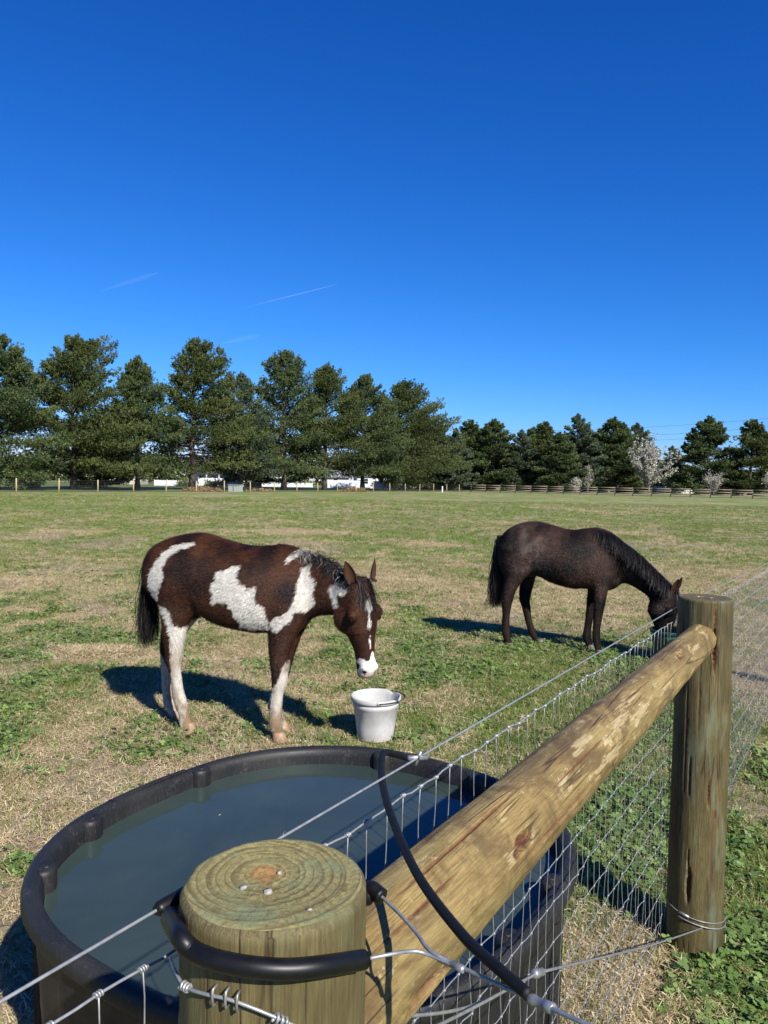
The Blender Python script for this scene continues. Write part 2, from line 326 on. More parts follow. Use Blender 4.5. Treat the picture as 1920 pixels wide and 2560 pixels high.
def tuft_obj(name, kind, seed, mat):
    g = np.random.default_rng(seed); V = []; F = []
    def strip(p, w, side):
        b = len(V); m = len(p)
        for i, q in enumerate(p):
            ww = w*(1-0.85*i/(m-1)); V.append(q-side*ww); V.append(q+side*ww)
        for i in range(m-1): F.append((b+2*i, b+2*i+1, b+2*i+3, b+2*i+2))
    if kind == 'grass':
        for k in range(9):
            a = g.uniform(0, 6.28); L = g.uniform(.016, .045); o = np.array([g.normal(0, .014), g.normal(0, .014), 0]); d = np.array([math.cos(a), math.sin(a), 0])
            le = g.uniform(.3, 1.5); pts = [o + d*L*le*t*t + np.array([0, 0, L*(t-.25*le*t*t)]) for t in (0, .5, 1)]
            strip(pts, g.uniform(.0013, .0027), np.array([-d[1], d[0], 0]))
    elif kind == 'thatch':
        for k in range(15):
            a = g.uniform(0, 6.28); L = g.uniform(.014, .050); o = np.array([g.normal(0, .026), g.normal(0, .026), g.uniform(.002, .012)]); d = np.array([math.cos(a), math.sin(a), 0])
            e = np.array([-d[1], d[0], 0]); cv = g.uniform(-.35, .35); h = g.uniform(0, .018)
            pts = [o + d*L*(t-.5) + e*L*cv*(t-.5)**2*2 + np.array([0, 0, h*(t if g.random() < .5 else 4*t*(1-t))]) for t in (0, .5, 1)]
            up = g.uniform(-.5, .5); strip(pts, g.uniform(.0008, .0017), e*math.cos(up)+np.array([0, 0, math.sin(up)]))
    else:
        for k in range(7):
            o = np.array([g.normal(0, .022), g.normal(0, .022), g.uniform(.008, .03)]); r = g.uniform(.0055, .0100); a0 = g.uniform(0, 6.28)
            tx, ty = g.normal(0, .3, 2); b0 = len(V)
            for q in range(3):
                a = a0+q*2.094; c = o + r*.95*np.array([math.cos(a), math.sin(a), 0]); b = len(V)
                for w in range(6):
                    th = w*1.047; p = np.array([r*.85*math.cos(th), r*.85*math.sin(th), 0]); p = c+p; p[2] += (p[0]-o[0])*tx+(p[1]-o[1])*ty; V.append(p)
                F.append(tuple(range(b, b+6)))
    me = bpy.data.meshes.new(name); me.from_pydata([tuple(v) for v in V], [], F); me.update(); me.materials.append(mat)
    return bpy.data.objects.new(name, me)                    # never linked to the scene: only the source of the scattered tufts

def scatter(name, kind, mat, pts, scl, label, cat):
    src = [tuft_obj(name+'_tuft', kind, 100+i+hash(kind) % 7*0, mat) for i in range(4)]
    me = bpy.data.meshes.new(name); n = len(pts); me.vertices.add(n); me.vertices.foreach_set('co', np.ascontiguousarray(pts, np.float32).ravel())
    me.attributes.new('scl', 'FLOAT', 'POINT').data.foreach_set('value', np.asarray(scl, np.float32))
    me.attributes.new('rot', 'FLOAT_VECTOR', 'POINT').data.foreach_set('vector', np.ascontiguousarray(np.c_[rng.normal(0, .15, n), rng.normal(0, .15, n), rng.uniform(0, 6.28, n)], np.float32).ravel())
    o = link(bpy.data.objects.new(name, me)); me.materials.append(mat); tag(o, label, cat, kind='stuff')
    ng = bpy.data.node_groups.new(name+'_scatter', 'GeometryNodeTree')
    ng.interface.new_socket('Geometry', in_out='INPUT', socket_type='NodeSocketGeometry'); ng.interface.new_socket('Geometry', in_out='OUTPUT', socket_type='NodeSocketGeometry')
    gi = ng.nodes.new('NodeGroupInput'); go = ng.nodes.new('NodeGroupOutput'); iop = ng.nodes.new('GeometryNodeInstanceOnPoints'); jn = ng.nodes.new('GeometryNodeJoinGeometry')
    for s in src:
        oi = ng.nodes.new('GeometryNodeObjectInfo'); oi.inputs['Object'].default_value = s; oi.inputs['As Instance'].default_value = True
        ng.links.new(oi.outputs['Geometry'], jn.inputs[0])
    def named(nm, typ):
        a = ng.nodes.new('GeometryNodeInputNamedAttribute'); a.data_type = typ; a.inputs['Name'].default_value = nm; return a.outputs['Attribute']
    ng.links.new(gi.outputs[0], iop.inputs['Points']); ng.links.new(jn.outputs[0], iop.inputs['Instance'])
    iop.inputs['Pick Instance'].default_value = True
    ng.links.new(named('rot', 'FLOAT_VECTOR'), iop.inputs['Rotation']); ng.links.new(named('scl', 'FLOAT'), iop.inputs['Scale'])
    ng.links.new(iop.outputs[0], go.inputs[0])
    o.modifiers.new('scatter', 'NODES').node_group = ng
    return o
def sample_field(bands, dens_fn):
    P = []; S = []
    for y0, y1, dens, s0 in bands:
        wl = lambda y: 0.56*y+0.9
        area = (y1-y0)*(wl(y0)+wl(y1)); n = int(area*dens); y = rng.uniform(y0, y1, n); w = wl(y); x = rng.uniform(-1, 1, n)*max(wl(y0), wl(y1)); k = np.abs(x) < w; x = x[k]; y = y[k]
        k = rng.random(len(x)) < dens_fn(x, y); x = x[k]; y = y[k]
        dx = x-TANK_C[0]; dy = y-TANK_C[1]; a = dx*FD[0]+dy*FD[1]; b = dx*FN[0]+dy*FN[1]
        k = (np.abs(a)/(TA*.93))**TP + (np.abs(b)/(TB*.93))**TP > 1; x = x[k]; y = y[k]
        P.append(np.c_[x, y, ground_z(x, y)-.002]); S.append(s0*rng.uniform(.7, 1.35, len(x)))
    return np.concatenate(P), np.concatenate(S)
jit = lambda x, y: fbm(x*5+9, y*5+2, 2)
p, s = sample_field([(.9, 4, 2000, 1.0), (4, 8, 1500, 1.05), (8, 16, 500, 1.3), (16, 34, 150, 1.7), (34, 66, 26, 2.6)], lambda x, y: np.clip(0.30 + green_mask(x, y)*0.9*jit(x, y)*1.7, 0, 1)*(1-.65*bare_mask(x, y)))
scatter('grass', 'grass', M['grass'], p, s, 'short green grass tufts growing across the pasture', 'grass')
hp_ = []
for hx, hy, hr in HAY: q = rng.normal(0, 1, (220, 2))*[hr*.55, hr*.35]+[hx, hy]; hp_.append(np.c_[q, ground_z(q[:, 0], q[:, 1])+.004+rng.uniform(0, .02, 220)])
hp_ = np.concatenate(hp_)
p, s = sample_field([(.9, 4, 1800, 1.0), (4, 8, 1200, 1.1), (8, 16, 420, 1.35), (16, 34, 120, 1.8), (34, 66, 18, 2.6)], lambda x, y: np.clip(.22 + (1-green_mask(x, y))*.95, 0, 1)*(1-.35*bare_mask(x, y)))
p = np.r_[p, hp_]; s = np.r_[s, rng.uniform(1.2, 2.0, len(hp_))]
scatter('dead_grass', 'thatch', M['thatch'], p, s, 'tan dead grass thatch lying flat on the pasture', 'dead grass')
p, s = sample_field([(.9, 4, 1600, 1.0), (4, 8, 700, 1.0), (8, 13, 130, 1.25)], lambda x, y: np.clip(green_mask(x, y)*1.2*sstep(.36, .70, fbm(x*1.6+70, y*1.6+5, 3)+.10*sstep(-.05, -.4, (x-FA[0])*FN[0]+(y-FA[1])*FN[1])+.12*sstep(-.5, -2.5, x)), 0, 1))
scatter('clover', 'clover', M['clover'], p, s, 'low clover leaves growing among the grass', 'clover')

# ------------------------------------------------------------------ near fence: posts, brace rail
def log_mesh(name, L, r0, r1, mats, parent=None, nr=72, nl=160, gouges=(), bares=(), seed=1, bevel=.006, wob=.0035, captop=True, endtaper=0.0):
    """round timber along local Z; gouges = (angle, z, half angle, half length, depth); bares = same without depth"""
    g = np.random.default_rng(seed); th = np.arange(nr)*2*math.pi/nr; z = np.linspace(0, L, nl); TH, Z = np.meshgrid(th, z)
    rad = r0 + (r1-r0)*Z/L + wob*(fbm(np.cos(TH)*1.6+seed*3+5, np.sin(TH)*1.6+Z*2.5+9, 3)-.5)*2 + .0016*(vnoise(TH*7, Z*3+seed)-.5)
    if endtaper: rad = rad*(1-.5*sstep(endtaper, 0, L-Z)**2)
    gv = np.zeros_like(rad); bv = np.zeros_like(rad)
    for (a, zz, ha, hl, dp) in gouges:
        da = (TH-a+math.pi) % (2*math.pi)-math.pi; da = da + .12*(vnoise(Z*90, TH*0+zz*7)-.5)*ha*3; e = np.sqrt((da/ha)**2+((Z-zz)/hl)**2); q = sstep(1.1, .55, e); rad -= dp*q*(0.6+.8*vnoise(TH*40, Z*160)); gv = np.maximum(gv, q)
    for (a, zz, ha, hl) in bares:
        da = (TH-a+math.pi) % (2*math.pi)-math.pi; e = np.sqrt((da/ha)**2+((Z-zz)/(hl*1.7))**2) + 2.6*(fbm(TH*20+zz*30, Z*22, 5)-.42); bv = np.maximum(bv, .72*sstep(1.0, .7, e))
    zt = Z.copy()
    bz = sstep(bevel, 0, L-Z); rad = rad - bevel*.7*bz**2
    V = np.c_[(rad*np.cos(TH)).ravel(), (rad*np.sin(TH)).ravel(), zt.ravel()]
    id_ = np.arange(nr*nl).reshape(nl, nr); n1 = np.roll(id_, -1, 1)
    F = [tuple(q) for q in np.stack([id_[:-1], n1[:-1], n1[1:], id_[1:]], -1).reshape(-1, 4).tolist()]; mi = [0]*len(F)
    V = [V]; cnt = nr*nl; last = id_[-1]; rt = rad[-1]
    for k in range(1, 14):                                     # end grain in rings, slightly proud and sunk by turns
        rr = rt*(1-k/14); hgt = L + .0012*((k % 2)*2-1) + .001*(np.random.default_rng(seed+k).random(nr)-.5)
        V.append(np.c_[rr*np.cos(th), rr*np.sin(th), np.full(nr, 1.0)*hgt]); cur = np.arange(cnt, cnt+nr); cnt += nr
        for j in range(nr): F.append((last[j], last[(j+1) % nr], cur[(j+1) % nr], cur[j])); mi.append(1)
        last = cur
    V.append(np.array([[0, 0, L]])); 
    for j in range(nr): F.append((last[j], last[(j+1) % nr], cnt)); mi.append(1)
    cnt += 1
    V.append(np.array([[0, 0, 0.]])); 
    for j in range(nr): F.append((id_[0][(j+1) % nr], id_[0][j], cnt)); mi.append(1)
    V = np.concatenate(V); ga = np.zeros(len(V)); ga[:nr*nl] = gv.ravel(); ba = np.zeros(len(V)); ba[:nr*nl] = bv.ravel()
    return make_mesh(name, V, F, mats, parent, True, {'gouge': ga, 'bare': ba}, mi)
post1 = empty('fence_post', (FA[0], FA[1], 0))
log_mesh('timber', 1.212, .091, .0885, [M['post_near'], M['end_near']], post1, 96, 200, seed=3, gouges=[(-1.9, 1.178, .02, .012, .001)])
for (x, y, r) in ((-.028, -.016, .0034), (-.004, -.022, .0038), (.002, .012, .0024), (.038, -.052, .0024)):
    b = MB(); b.lathe([(0, 1.2143), (r, 1.2138), (r*1.1, 1.2115), (r*1.1, 1.2)], 8, c=(x, y, 0)); b.build('nail_head', M['nail'], post1)
tag(post1, 'thick round fence post with ring-grained cut top, black tubing wrapped around it', 'fence post')
ang = math.atan2(-.9, -.42)
post2 = empty('fence_post', (FB[0], FB[1], 0))
log_mesh('timber', 1.222, .094, .089, [M['post_far'], M['end_far']], post2, 170, 300, seed=8,
         gouges=[(ang+.42, 1.055, .085, .085, .010), (ang+.40, .57, .055, .055, .008), (ang-.22, .25, .10, .07, .012), (ang+.39, 1.16, .012, .05, .004), (ang-.25, .33, .03, .05, .006), (ang+.66, .50, .1, .02, .001), (ang-.3, .62, .05, .08, .006), (ang+.40, 1.12, .032, .12, .006), (ang-.05, .9, .03, .14, .003), (ang+.55, .35, .03, .16, .003), (ang-.5, .75, .035, .2, .005)],
         bares=[(ang-.27, .32, .04, .05)])
for (x, y, r) in ((-.02, .01, .004), (.012, -.02, .005)):
    b = MB(); b.lathe([(0, 1.2245), (r, 1.224), (r*1.1, 1.21)], 8, c=(x, y, 0)); b.build('nail_head', M['nail'], post2)
tag(post2, 'weathered dark round fence post with split knots holding the far rail end', 'fence post')
# the next posts of the same fence, beyond the frame
for k, s_ in enumerate((6.3,)):
    pz = empty('fence_post', (*fence_pt(s_)[:2], -.05)); log_mesh('timber', 1.2, .07, .066, [M['post_far'], M['end_far']], pz, 24, 30, seed=20+k)
    tag(pz, 'slimmer round line post further along the woven wire fence', 'fence post')
rail = empty('brace_rail', fence_pt(.062, 0, 1.0345))
L_ = FL-.062-.045
ax = Vector((*(FD*L_), .056)).normalized()
rm = log_mesh('timber', L_, .0712, .0505, [M['rail'], M['end_near']], rail, 200, 380, seed=5, wob=.0040, endtaper=.03,
     gouges=[(5.25, .43, .16, .034, .010), (5.35, .40, .11, .016, .008), (4.75, 1.62, .16, .018, .006), (6.0, .13, .22, .05, .012), (5.0, 1.95, .08, .015, .003), (4.35, .32, .035, .22, .004), (4.9, .72, .034, .17, .004), (5.6, .55, .034, .2, .004), (4.55, 1.15, .034, .18, .003), (5.15, 1.45, .034, .14, .003), (4.3, 1.7, .034, .12, .003), (4.75, .16, .034, .10, .004)],
     bares=[(5.35, .375, .12, .014), (4.7, 1.60, .10, .012), (4.9, .98, .2, .05), (5.2, 1.14, .22, .07), (4.6, 1.12, .16, .06), (4.6, .78, .16, .05), (5.45, .85, .16, .06), (5.3, 1.36, .16, .05), (5.0, 1.8, .16, .04)])
zq = Vector((0, 0, 1)).rotation_difference(ax); rail.rotation_mode = 'QUATERNION'; rail.rotation_quaternion = zq
tag(rail, 'honey-brown peeled log rail bracing the two round posts', 'brace rail')
post_pts = {'near': post1, 'far': post2}

# ------------------------------------------------------------------ woven wire fence
WOFF = .0945                                                    # the wire runs on the pasture side of the posts
def wz(s): return np.where(np.asarray(s) > 2.3, -.025*(np.asarray(s)-2.3), 0.0)
LZ = [1.134-.0936*k for k in range(12)] + [.03]
S0, S1, PITCH_W = -1.05, 9.3, .0478
ns = int((S1-S0)/PITCH_W); SS = S0 + PITCH_W*np.arange(ns+1) + .012
jz = rng.normal(0, .0016, (ns+1, len(LZ))); jo = rng.normal(0, .0018, (ns+1, len(LZ)))
wf = empty('woven_wire_fence', fence_pt(1.0, WOFF)); inv = fence_pt(1.0, WOFF)
tag(wf, 'galvanised woven wire mesh fence stretched along the posts', 'wire fence')
def fp(s, k, j=None):
    i = j; return fence_pt(s, WOFF + (jo[i, k] if i is not None else 0), LZ[k] + float(wz(s)) + (jz[i, k] if i is not None else 0)) - inv
for k in range(len(LZ)):
    pts = []
    for i in range(ns+1):
        pts.append(fp(SS[i], k, i))
        if i < ns:
            m = fp((SS[i]+SS[i+1])/2, k); kink = (1 if (i*7+k*3) % 5 == 0 else 0)*.003; pts.append(m + np.array([0, 0, (jz[i, k]+jz[i+1, k])/2 - kink]))
    b = MB(); b.tube(pts, .0015 if k in (0, len(LZ)-1) else .00108, 6); b.build('line_wire', M['galv'], wf)
for i in range(ns+1):
    pts = []
    for k in range(len(LZ)):
        p = fp(SS[i], k, i); pts.append(p)
        if k < len(LZ)-1:
            q = fp(SS[i], k+1, i); bow = rng.normal(.0, .0020); along = np.array([*FD, 0]); out = np.array([*FN, 0])
            pts += [p*.67+q*.33 + along*(bow+.0022) + out*.0015, p*.33+q*.67 + along*(bow+.0022) + out*.0015]
    b = MB(); b.tube(pts, .00090, 5); b.build('stay_wire', M['galv_dull'], wf)
# wrapped knots where stays meet line wires
def coil(axis_len, r, w, turns, n=26):
    t = np.linspace(0, 1, n); a = t*turns*2*math.pi
    b = MB(); b.tube(np.c_[(t-.5)*axis_len, r*np.cos(a), r*np.sin(a)], w, 5); return b
fa = math.atan2(FD[1], FD[0])
kb = coil(.0085, .0025, .0011, 3.0); km_top = kb.build('knot', M['galv'], wf); kn_mesh = km_top.data; bpy.data.objects.remove(km_top)
kb = coil(.0050, .0019, .00095, 2.0, 16); kq = kb.build('knot', M['galv'], wf); kn2_mesh = kq.data; bpy.data.objects.remove(kq)
allk = []
for i in range(ns+1):
    for k in range(len(LZ)):
        w = fp(SS[i], k, i) + inv; v = w-CAM; dep = v @ FWD
        u = CX+FPX*(v @ RT)/max(dep, .05); vv = CY-FPX*(v @ UPV)/max(dep, .05)
        seen = dep > .2 and -20 < u < 1940 and 0 < vv < 2580
        allk.append((0 if seen else 1, dep, i, k))
allk.sort(); singles = allk[:298]; rest = allk[298:]
for _, _, i, k in singles:
    o = bpy.data.objects.new('knot', kn_mesh if k == 0 else kn2_mesh); link(o, wf); o.location = fp(SS[i], k, i); o.rotation_euler = (rng.uniform(0, 6.28), 0, 0)
    o.rotation_euler = (0, 0, fa)
sv = []; sf = []; base = np.empty(len(kn2_mesh.vertices)*3, np.float32); kn2_mesh.vertices.foreach_get('co', base); base = base.reshape(-1, 3).astype(float)
ca, sa = math.cos(fa), math.sin(fa); base = np.c_[base[:, 0]*ca-base[:, 1]*sa, base[:, 0]*sa+base[:, 1]*ca, base[:, 2]]
small = MB(); bb = MB(); bb.tube([[-.0035, 0, 0], [0, 0, 0], [.0035, 0, 0]], [.0016, .0026, .0016], 4)
bv = np.concatenate(bb.v); bv = np.c_[bv[:, 0]*ca-bv[:, 1]*sa, bv[:, 0]*sa+bv[:, 1]*ca, bv[:, 2]]
for _, _, i, k in rest: small.add(bv+fp(SS[i], k, i), bb.f)
o = small.build('far_knots', M['galv'], wf); o['kind'] = 'stuff'

# smooth top wire with its sag past the far post
swp = lambda s: fence_pt(s, WOFF+.004, 1.1785 - .0045*max(0, s)/2.2 - (.023*(s-2.3) if s > 2.3 else 0))
b = MB(); b.tube([swp(s) for s in np.linspace(-1.05, 9.3, 60)], .00165, 8)
top_wire = b.build('smooth_wire', M['galv'])
tag(top_wire, 'single plain wire strained above the woven mesh', 'wire')

# ------------------------------------------------------------------ corner wires, tubing, cable, brace wire on the near post
def px(x, y, depth):                                            # a photograph pixel at a distance along the view axis
    d = FWD + RT*(x-CX)/FPX - UPV*(y-CY)/FPX; return CAM + d*depth
P1 = np.array([FA[0], FA[1], 0.])
def ringpt(a, r, z): return np.array([FA[0]+r*math.cos(a), FA[1]+r*math.sin(a), z])
# insulating tube round the post: low at the front, climbing to the back on both sides
W0 = px(1160/1.0, 2410, .70)
wl = ringpt(R(165), .113, 1.160)
def cyl_at(x, y, r):                                            # a pixel's point on an upright cylinder round the near post
    d = ray(x, y); o = CAM[:2]-FA; a = d[0]**2+d[1]**2; bq = o@d[:2]; cq = o@o-r*r; t = (-bq-math.sqrt(max(bq*bq-a*cq, 0)))/a; return CAM+d*t
tube_pts = [px(955, 2243, .80), px(925, 2222, .81), ringpt(R(40), .108, 1.157), ringpt(R(75), .105, 1.166), ringpt(R(110), .104, 1.170), ringpt(R(145), .106, 1.170), ringpt(R(172), .107, 1.170), cyl_at(446, 2335, .103), cyl_at(482, 2376, .102), cyl_at(542, 2401, .101), cyl_at(633, 2418, .101), cyl_at(723, 2423, .101), px(814, 2414, .655), px(909, 2399, .690)]
tp = catmull(tube_pts, 90)
b = MB(); b.tube(tp, .0086, 14)
tube = b.build('insulating_tube', M['black_plastic']); tag(tube, 'black plastic tube looped around the near post top carrying the wire', 'tube')
lead = empty('corner_wire', tuple(tp[-1])); o0 = tp[-1]
T1 = px(1080, 2392, .70); E1 = px(1480, 2566, .60)
jn = px(1090, 2400, .698)
b = MB(); b.tube(catmull([tp[-6], tp[-1], px(969, 2387, .700), px(1031, 2378, .700), px(1075, 2388, .698), px(1160, 2425, .673)], 26)-o0, .0018, 8); b.build('wire', M['galv'], lead)
bt = tp[0]
b = MB(); b.tube(catmull([tp[4], tp[0], px(1002, 2288, .765), px(1041, 2332, .735), px(1077, 2378, .700), px(1165, 2424, .672), px(1330, 2500, .605), px(1620, 2632, .52), px(2300, 2960, .45)], 60)-o0, .0019, 8); b.build('wire', M['galv'], lead)
def sleeve(parent, o, p, q, r):
    m = [p+(q-p)*t for t in (0, .04, .3, .34, .66, .7, .96, 1)]; b = MB(); b.tube(np.array(m)-o, [r*.7, r, r, r*.86, r*.86, r, r, r*.7], 10); b.build('crimp_sleeve', M['zinc'], parent)
sleeve(lead, o0, px(1096, 2394, .697), px(1160, 2425, .672), .0036)
sleeve(lead, o0, px(1318, 2494, .609), px(1386, 2524, .587), .0046)
tag(lead, 'galvanised corner wire dead-ended at the near post with crimp sleeves', 'wire')
# jumper cable from the top wire over the rail to the corner wire
c0 = swp(.445); oc = c0
cab = catmull([c0+np.array([-.004, 0, 0]), px(1030, 1898, 1.30), px(985, 1885, 1.27), px(958, 1885, 1.22), px(954, 1940, 1.13), px(975, 2030, .98), px(1040, 2180, .83), px(1150, 2330, .71), px(1250, 2425, .64), px(1322, 2488, .605)], 90)
je = empty('jumper_cable', tuple(c0)); b = MB(); b.tube(cab-oc, np.linspace(.0056, .0050, 90), 14); b.build('sheath', M['cable'], je)
b = MB(); b.tube([[-.016, -.008, .002], [0, 0, 0], [.014, .008, -.002]], .0042, 8); b.tube([[-.004, 0, -.012], [0, 0, 0], [.004, 0, .010]], .0028, 6); b.tube([[.004, -.01, .006], [0, 0, 0], [-.004, .010, -.004]], .0022, 6)
b.build('line_clamp', M['zinc'], je)
tag(je, 'black insulated cable arching from the top wire over the rail', 'cable')
# two small tube ends where the strained wires leave the post
for (x, y, dp, x2, y2, dp2) in ((428, 2262, .80, 396, 2290, .79),):
    pass
for (sa_, sb_, lab) in ((-.062, -.018, 'small black insulator sleeve on the plain wire beside the near post'),):
    b = MB(); b.tube([swp(sa_), swp(sa_+.004), swp(sb_-.004), swp(sb_)], [.005, .0075, .0075, .005], 10); tag(b.build('insulator_sleeve', M['black_plastic']), lab, 'insulator')
# brace wire: far post foot up to the near post
bw = empty('brace_wire', (FB[0], FB[1], .12)); ob = np.array([FB[0], FB[1], .12])
G1 = px(1345, 2432, 1.16)
f1 = np.array([FB[0]+.0990*math.cos(R(262)), FB[1]+.0990*math.sin(R(262)), .117])
b = MB(); b.tube(catmull([f1, (f1+G1)/2+np.array([0, 0, -.008]), G1], 30)-ob, .0024, 8); b.build('wire', M['galv_dull'], bw)
nA = ringpt(R(300), .094, 1.075); nB = ringpt(R(20), .094, 1.05)
for q, w in ((nA, .008), (nB, -.008)):
    b = MB(); b.tube(catmull([G1, (G1+q)/2+np.array([0, 0, w-.012]), q], 24)-ob, .0021, 8); b.build('wire', M['galv_dull'], bw)
lp = [np.array([FB[0]+.0985*math.cos(a), FB[1]+.0985*math.sin(a), .118 + .035*math.sin(a-R(250))*0 + .02*math.cos(a-R(180))]) for a in np.linspace(R(215), R(345), 24)]
b = MB(); b.tube(np.array(lp)-ob, .0020, 6); b.build('wire', M['galv_dull'], bw)
lp = [np.array([FB[0]+.0975*math.cos(a), FB[1]+.0975*math.sin(a), .115+.045*(a-R(345))/R(-170)]) for a in np.linspace(R(345), R(180), 24)]
b = MB(); b.tube(np.array(lp)-ob, .0018, 6); b.build('wire', M['galv_dull'], bw)
dg = (f1-G1)/np.linalg.norm(f1-G1)
b = MB(); b.tube(np.array([G1-dg*.020, G1-dg*.017, G1-dg*.004, G1+dg*.002, G1+dg*.02, G1+dg*.026])-ob, [.005, .0072, .0072, .0062, .0062, .0036], 8); b.build('tension_gripper', M['zinc'], bw)
q = np.array(lp[15]); q2 = np.array(lp[18]); b = MB(); b.tube(np.array([q, q2])-ob, .0045, 8); b.build('tension_gripper', M['zinc'], bw)
tag(bw, 'diagonal brace wire running from the far post foot to the near post', 'wire')
# mesh wire tied across the face of the near post
tw = empty('tied_wire', tuple(ringpt(R(250), .095, 1.06))); ot = ringpt(R(250), .095, 1.06)
pp = [px(425, 2395, .74), cyl_at(440, 2432, .0955), cyl_at(464, 2467, .0955), cyl_at(512, 2485, .0955), cyl_at(567, 2497, .0955), cyl_at(627, 2518, .0955), cyl_at(699, 2548, .0955), cyl_at(780, 2585, .0955), cyl_at(860, 2620, .0955)]
b = MB(); b.tube(catmull(pp, 40)-ot, .0016, 8); b.build('wire', M['galv'], tw)
for t_ in (.25, .75):
    c = catmull(pp, 101)[int(t_*100)]; c2 = catmull(pp, 101)[int(t_*100)+3]; dr = (c2-c)/np.linalg.norm(c2-c); kb = coil(.013, .0032, .0016, 3); kv = np.concatenate(kb.v)
    e1 = np.cross(dr, [0, 0, 1]); e1 /= np.linalg.norm(e1); e2 = np.cross(dr, e1); b = MB(); b.add(kv[:, :1]*dr+kv[:, 1:2]*e1+kv[:, 2:]*e2 + c - ot, kb.f); b.build('knot', M['galv'], tw)
for t_ in (.43, .50, .56):
    c = catmull(pp, 101)[int(t_*100)]; o_ = (c-P1)*[1, 1, 0]; o_ /= np.linalg.norm(o_); b = MB()
    b.tube(np.array([c+[0, 0, .008]-o_*.004, c+[0, 0, .007]+o_*.0020, c+o_*.0028, c-[0, 0, .007]+o_*.0020, c-[0, 0, .008]-o_*.004])-ot, .0013, 6); b.build('staple', M['galv_dull'], tw)
tag(tw, 'short mesh wire stapled across the face of the near post', 'wire')

# ------------------------------------------------------------------ stock tank and its water
tk = empty('stock_tank', (*TANK_C, 0), math.atan2(FD[1], FD[0]))
tag(tk, 'large black plastic oval stock tank full of water beside the fence', 'stock tank')
NT_ = 160
LUGS = [0.38, 1.13, 2.02, 2.62, 3.30, 3.95, 4.40, 5.15, 5.80]
def oval(th, inset=0.0):
    c, s = np.cos(th), np.sin(th); a, b = TA-inset, TB-inset
    r = 1/((np.abs(c)/a)**TP+(np.abs(s)/b)**TP)**(1/TP); return np.c_[r*c, r*s]
th = np.linspace(0, 2*math.pi, NT_, endpoint=False)
ribs = .006*np.maximum(0, np.cos(th*28))**4
prof = [(.085, .0), (.072, .012), (.060, .10), (.048, .28), (.040, .36), (.040, .42), (.030, .52), (.028, .575), (.004, .590), (.000, .598), (.0, .614), (.004, .626), (.011, .633), (.024, .6345), (.035, .631), (.042, .622), (.045, .606), (.049, .52), (.075, .30), (.10, .08), (.13, .05)]
V = []
for q, (ins, z) in enumerate(prof):
    rb = ribs if .1 <= z <= .56 and q < 8 else 0*ribs
    zz = z + (.0022*np.sin(th*3+1)+.0015*np.sin(th*7)) * (z > .5)
    V.append(np.c_[oval(th, ins-rb if not np.isscalar(rb) else ins), zz*np.ones(NT_)] if np.isscalar(rb) else np.c_[np.stack([oval(np.array([t_]), ins-r_)[0] for t_, r_ in zip(th, rb)]), zz])
m_ = len(V); F = [(i*NT_+j, i*NT_+(j+1) % NT_, (i+1)*NT_+(j+1) % NT_, (i+1)*NT_+j) for i in range(m_-1) for j in range(NT_)]
F.append(tuple((m_-1)*NT_+j for j in range(NT_))); F.append(tuple(range(NT_-1, -1, -1)))
shell = make_mesh('shell', np.concatenate(V), F, M['tank'], tk)
# tank-local angle of a point of the photograph, so that the lugs stand where they do there
def tank_angle(x, y, z=.63):
    p = ground_at(x, y, z)[:2]-TANK_C; return math.atan2(p@FN, p@FD)
D_ = 1920/1659
LUG_PX = [(88*D_, 1875*D_), (190*D_, 1768*D_), (432*D_, 1660*D_), (822*D_, 1632*D_), (1030*D_, 1680*D_), (1397, 2203), (1290, 2350)]
for (x, y) in LUG_PX:
    a = tank_angle(x, y); p = oval(np.array([a]), .040)[0]; nrm = oval(np.array([a]), .0)[0]; e = .01
    tg = oval(np.array([a+e]))[0]-oval(np.array([a-e]))[0]; tg /= np.linalg.norm(tg); nn = np.array([-tg[1], tg[0]])      # inward
    ring = [(-.034, -.02), (-.033, .010), (-.024, .024), (-.008, .030), (.008, .030), (.024, .024), (.033, .010), (.034, -.02)]
    b = MB(); VV = []
    for z, k in ((.14, .8), (.50, .97), (.585, 1.0), (.618, 1.0), (.629, .94), (.6335, .78)):
        for (u_, w_) in ring: q = p + tg*u_*k + nn*w_*k; VV.append((q[0], q[1], z))
    nr_ = len(ring); FF = [(i*nr_+j, i*nr_+(j+1) % nr_, (i+1)*nr_+(j+1) % nr_, (i+1)*nr_+j) for i in range(5) for j in range(nr_)] + [tuple(5*nr_+j for j in range(nr_))]
    b.add(VV, FF); lg = b.build('lug', M['tank'], tk)
    bb_ = MB(); c = p + nn*.006; bb_.lathe([(.0, .6347), (.004, .6345), (.0075, .636), (.0095, .634), (.0095, .62)], 12, c=(c[0], c[1], 0)); bb_.build('moulded_boss', M['tank'], lg)
a0, a1 = tank_angle(245*D_, 1735*D_), tank_angle(405*D_, 1668*D_)
ths = np.linspace(a0, a1, 30); VV = []; FF = []
for t_ in ths:
    for ins, z in ((.003, .6235), (.008, .634), (.026, .6375), (.030, .634)): q = oval(np.array([t_]), ins)[0]; VV.append((q[0], q[1], z))
for i in range(29):
    for j in range(3): FF.append((i*4+j, i*4+j+1, i*4+j+5, i*4+j+4))
FF += [(0, 1, 2, 3), (116, 117, 118, 119)]
make_mesh('raised_rim_plate', np.array(VV), FF, M['tank'], tk)
dr = MB(); q = oval(np.array([4.35]), .0)[0]; dr.lathe([(0, .05), (.028, .05), (.03, .035), (.03, 0)], 14, c=(0, 0, 0)); dv = np.concatenate(dr.v); qn = q/np.linalg.norm(q)
WZ = .578
wv = [oval(th, .0575+(.52-.52)*0)*1.0]; rings = [np.c_[oval(th, .0480 + .60*k/8*.99), np.full(NT_, WZ)] for k in range(8)]
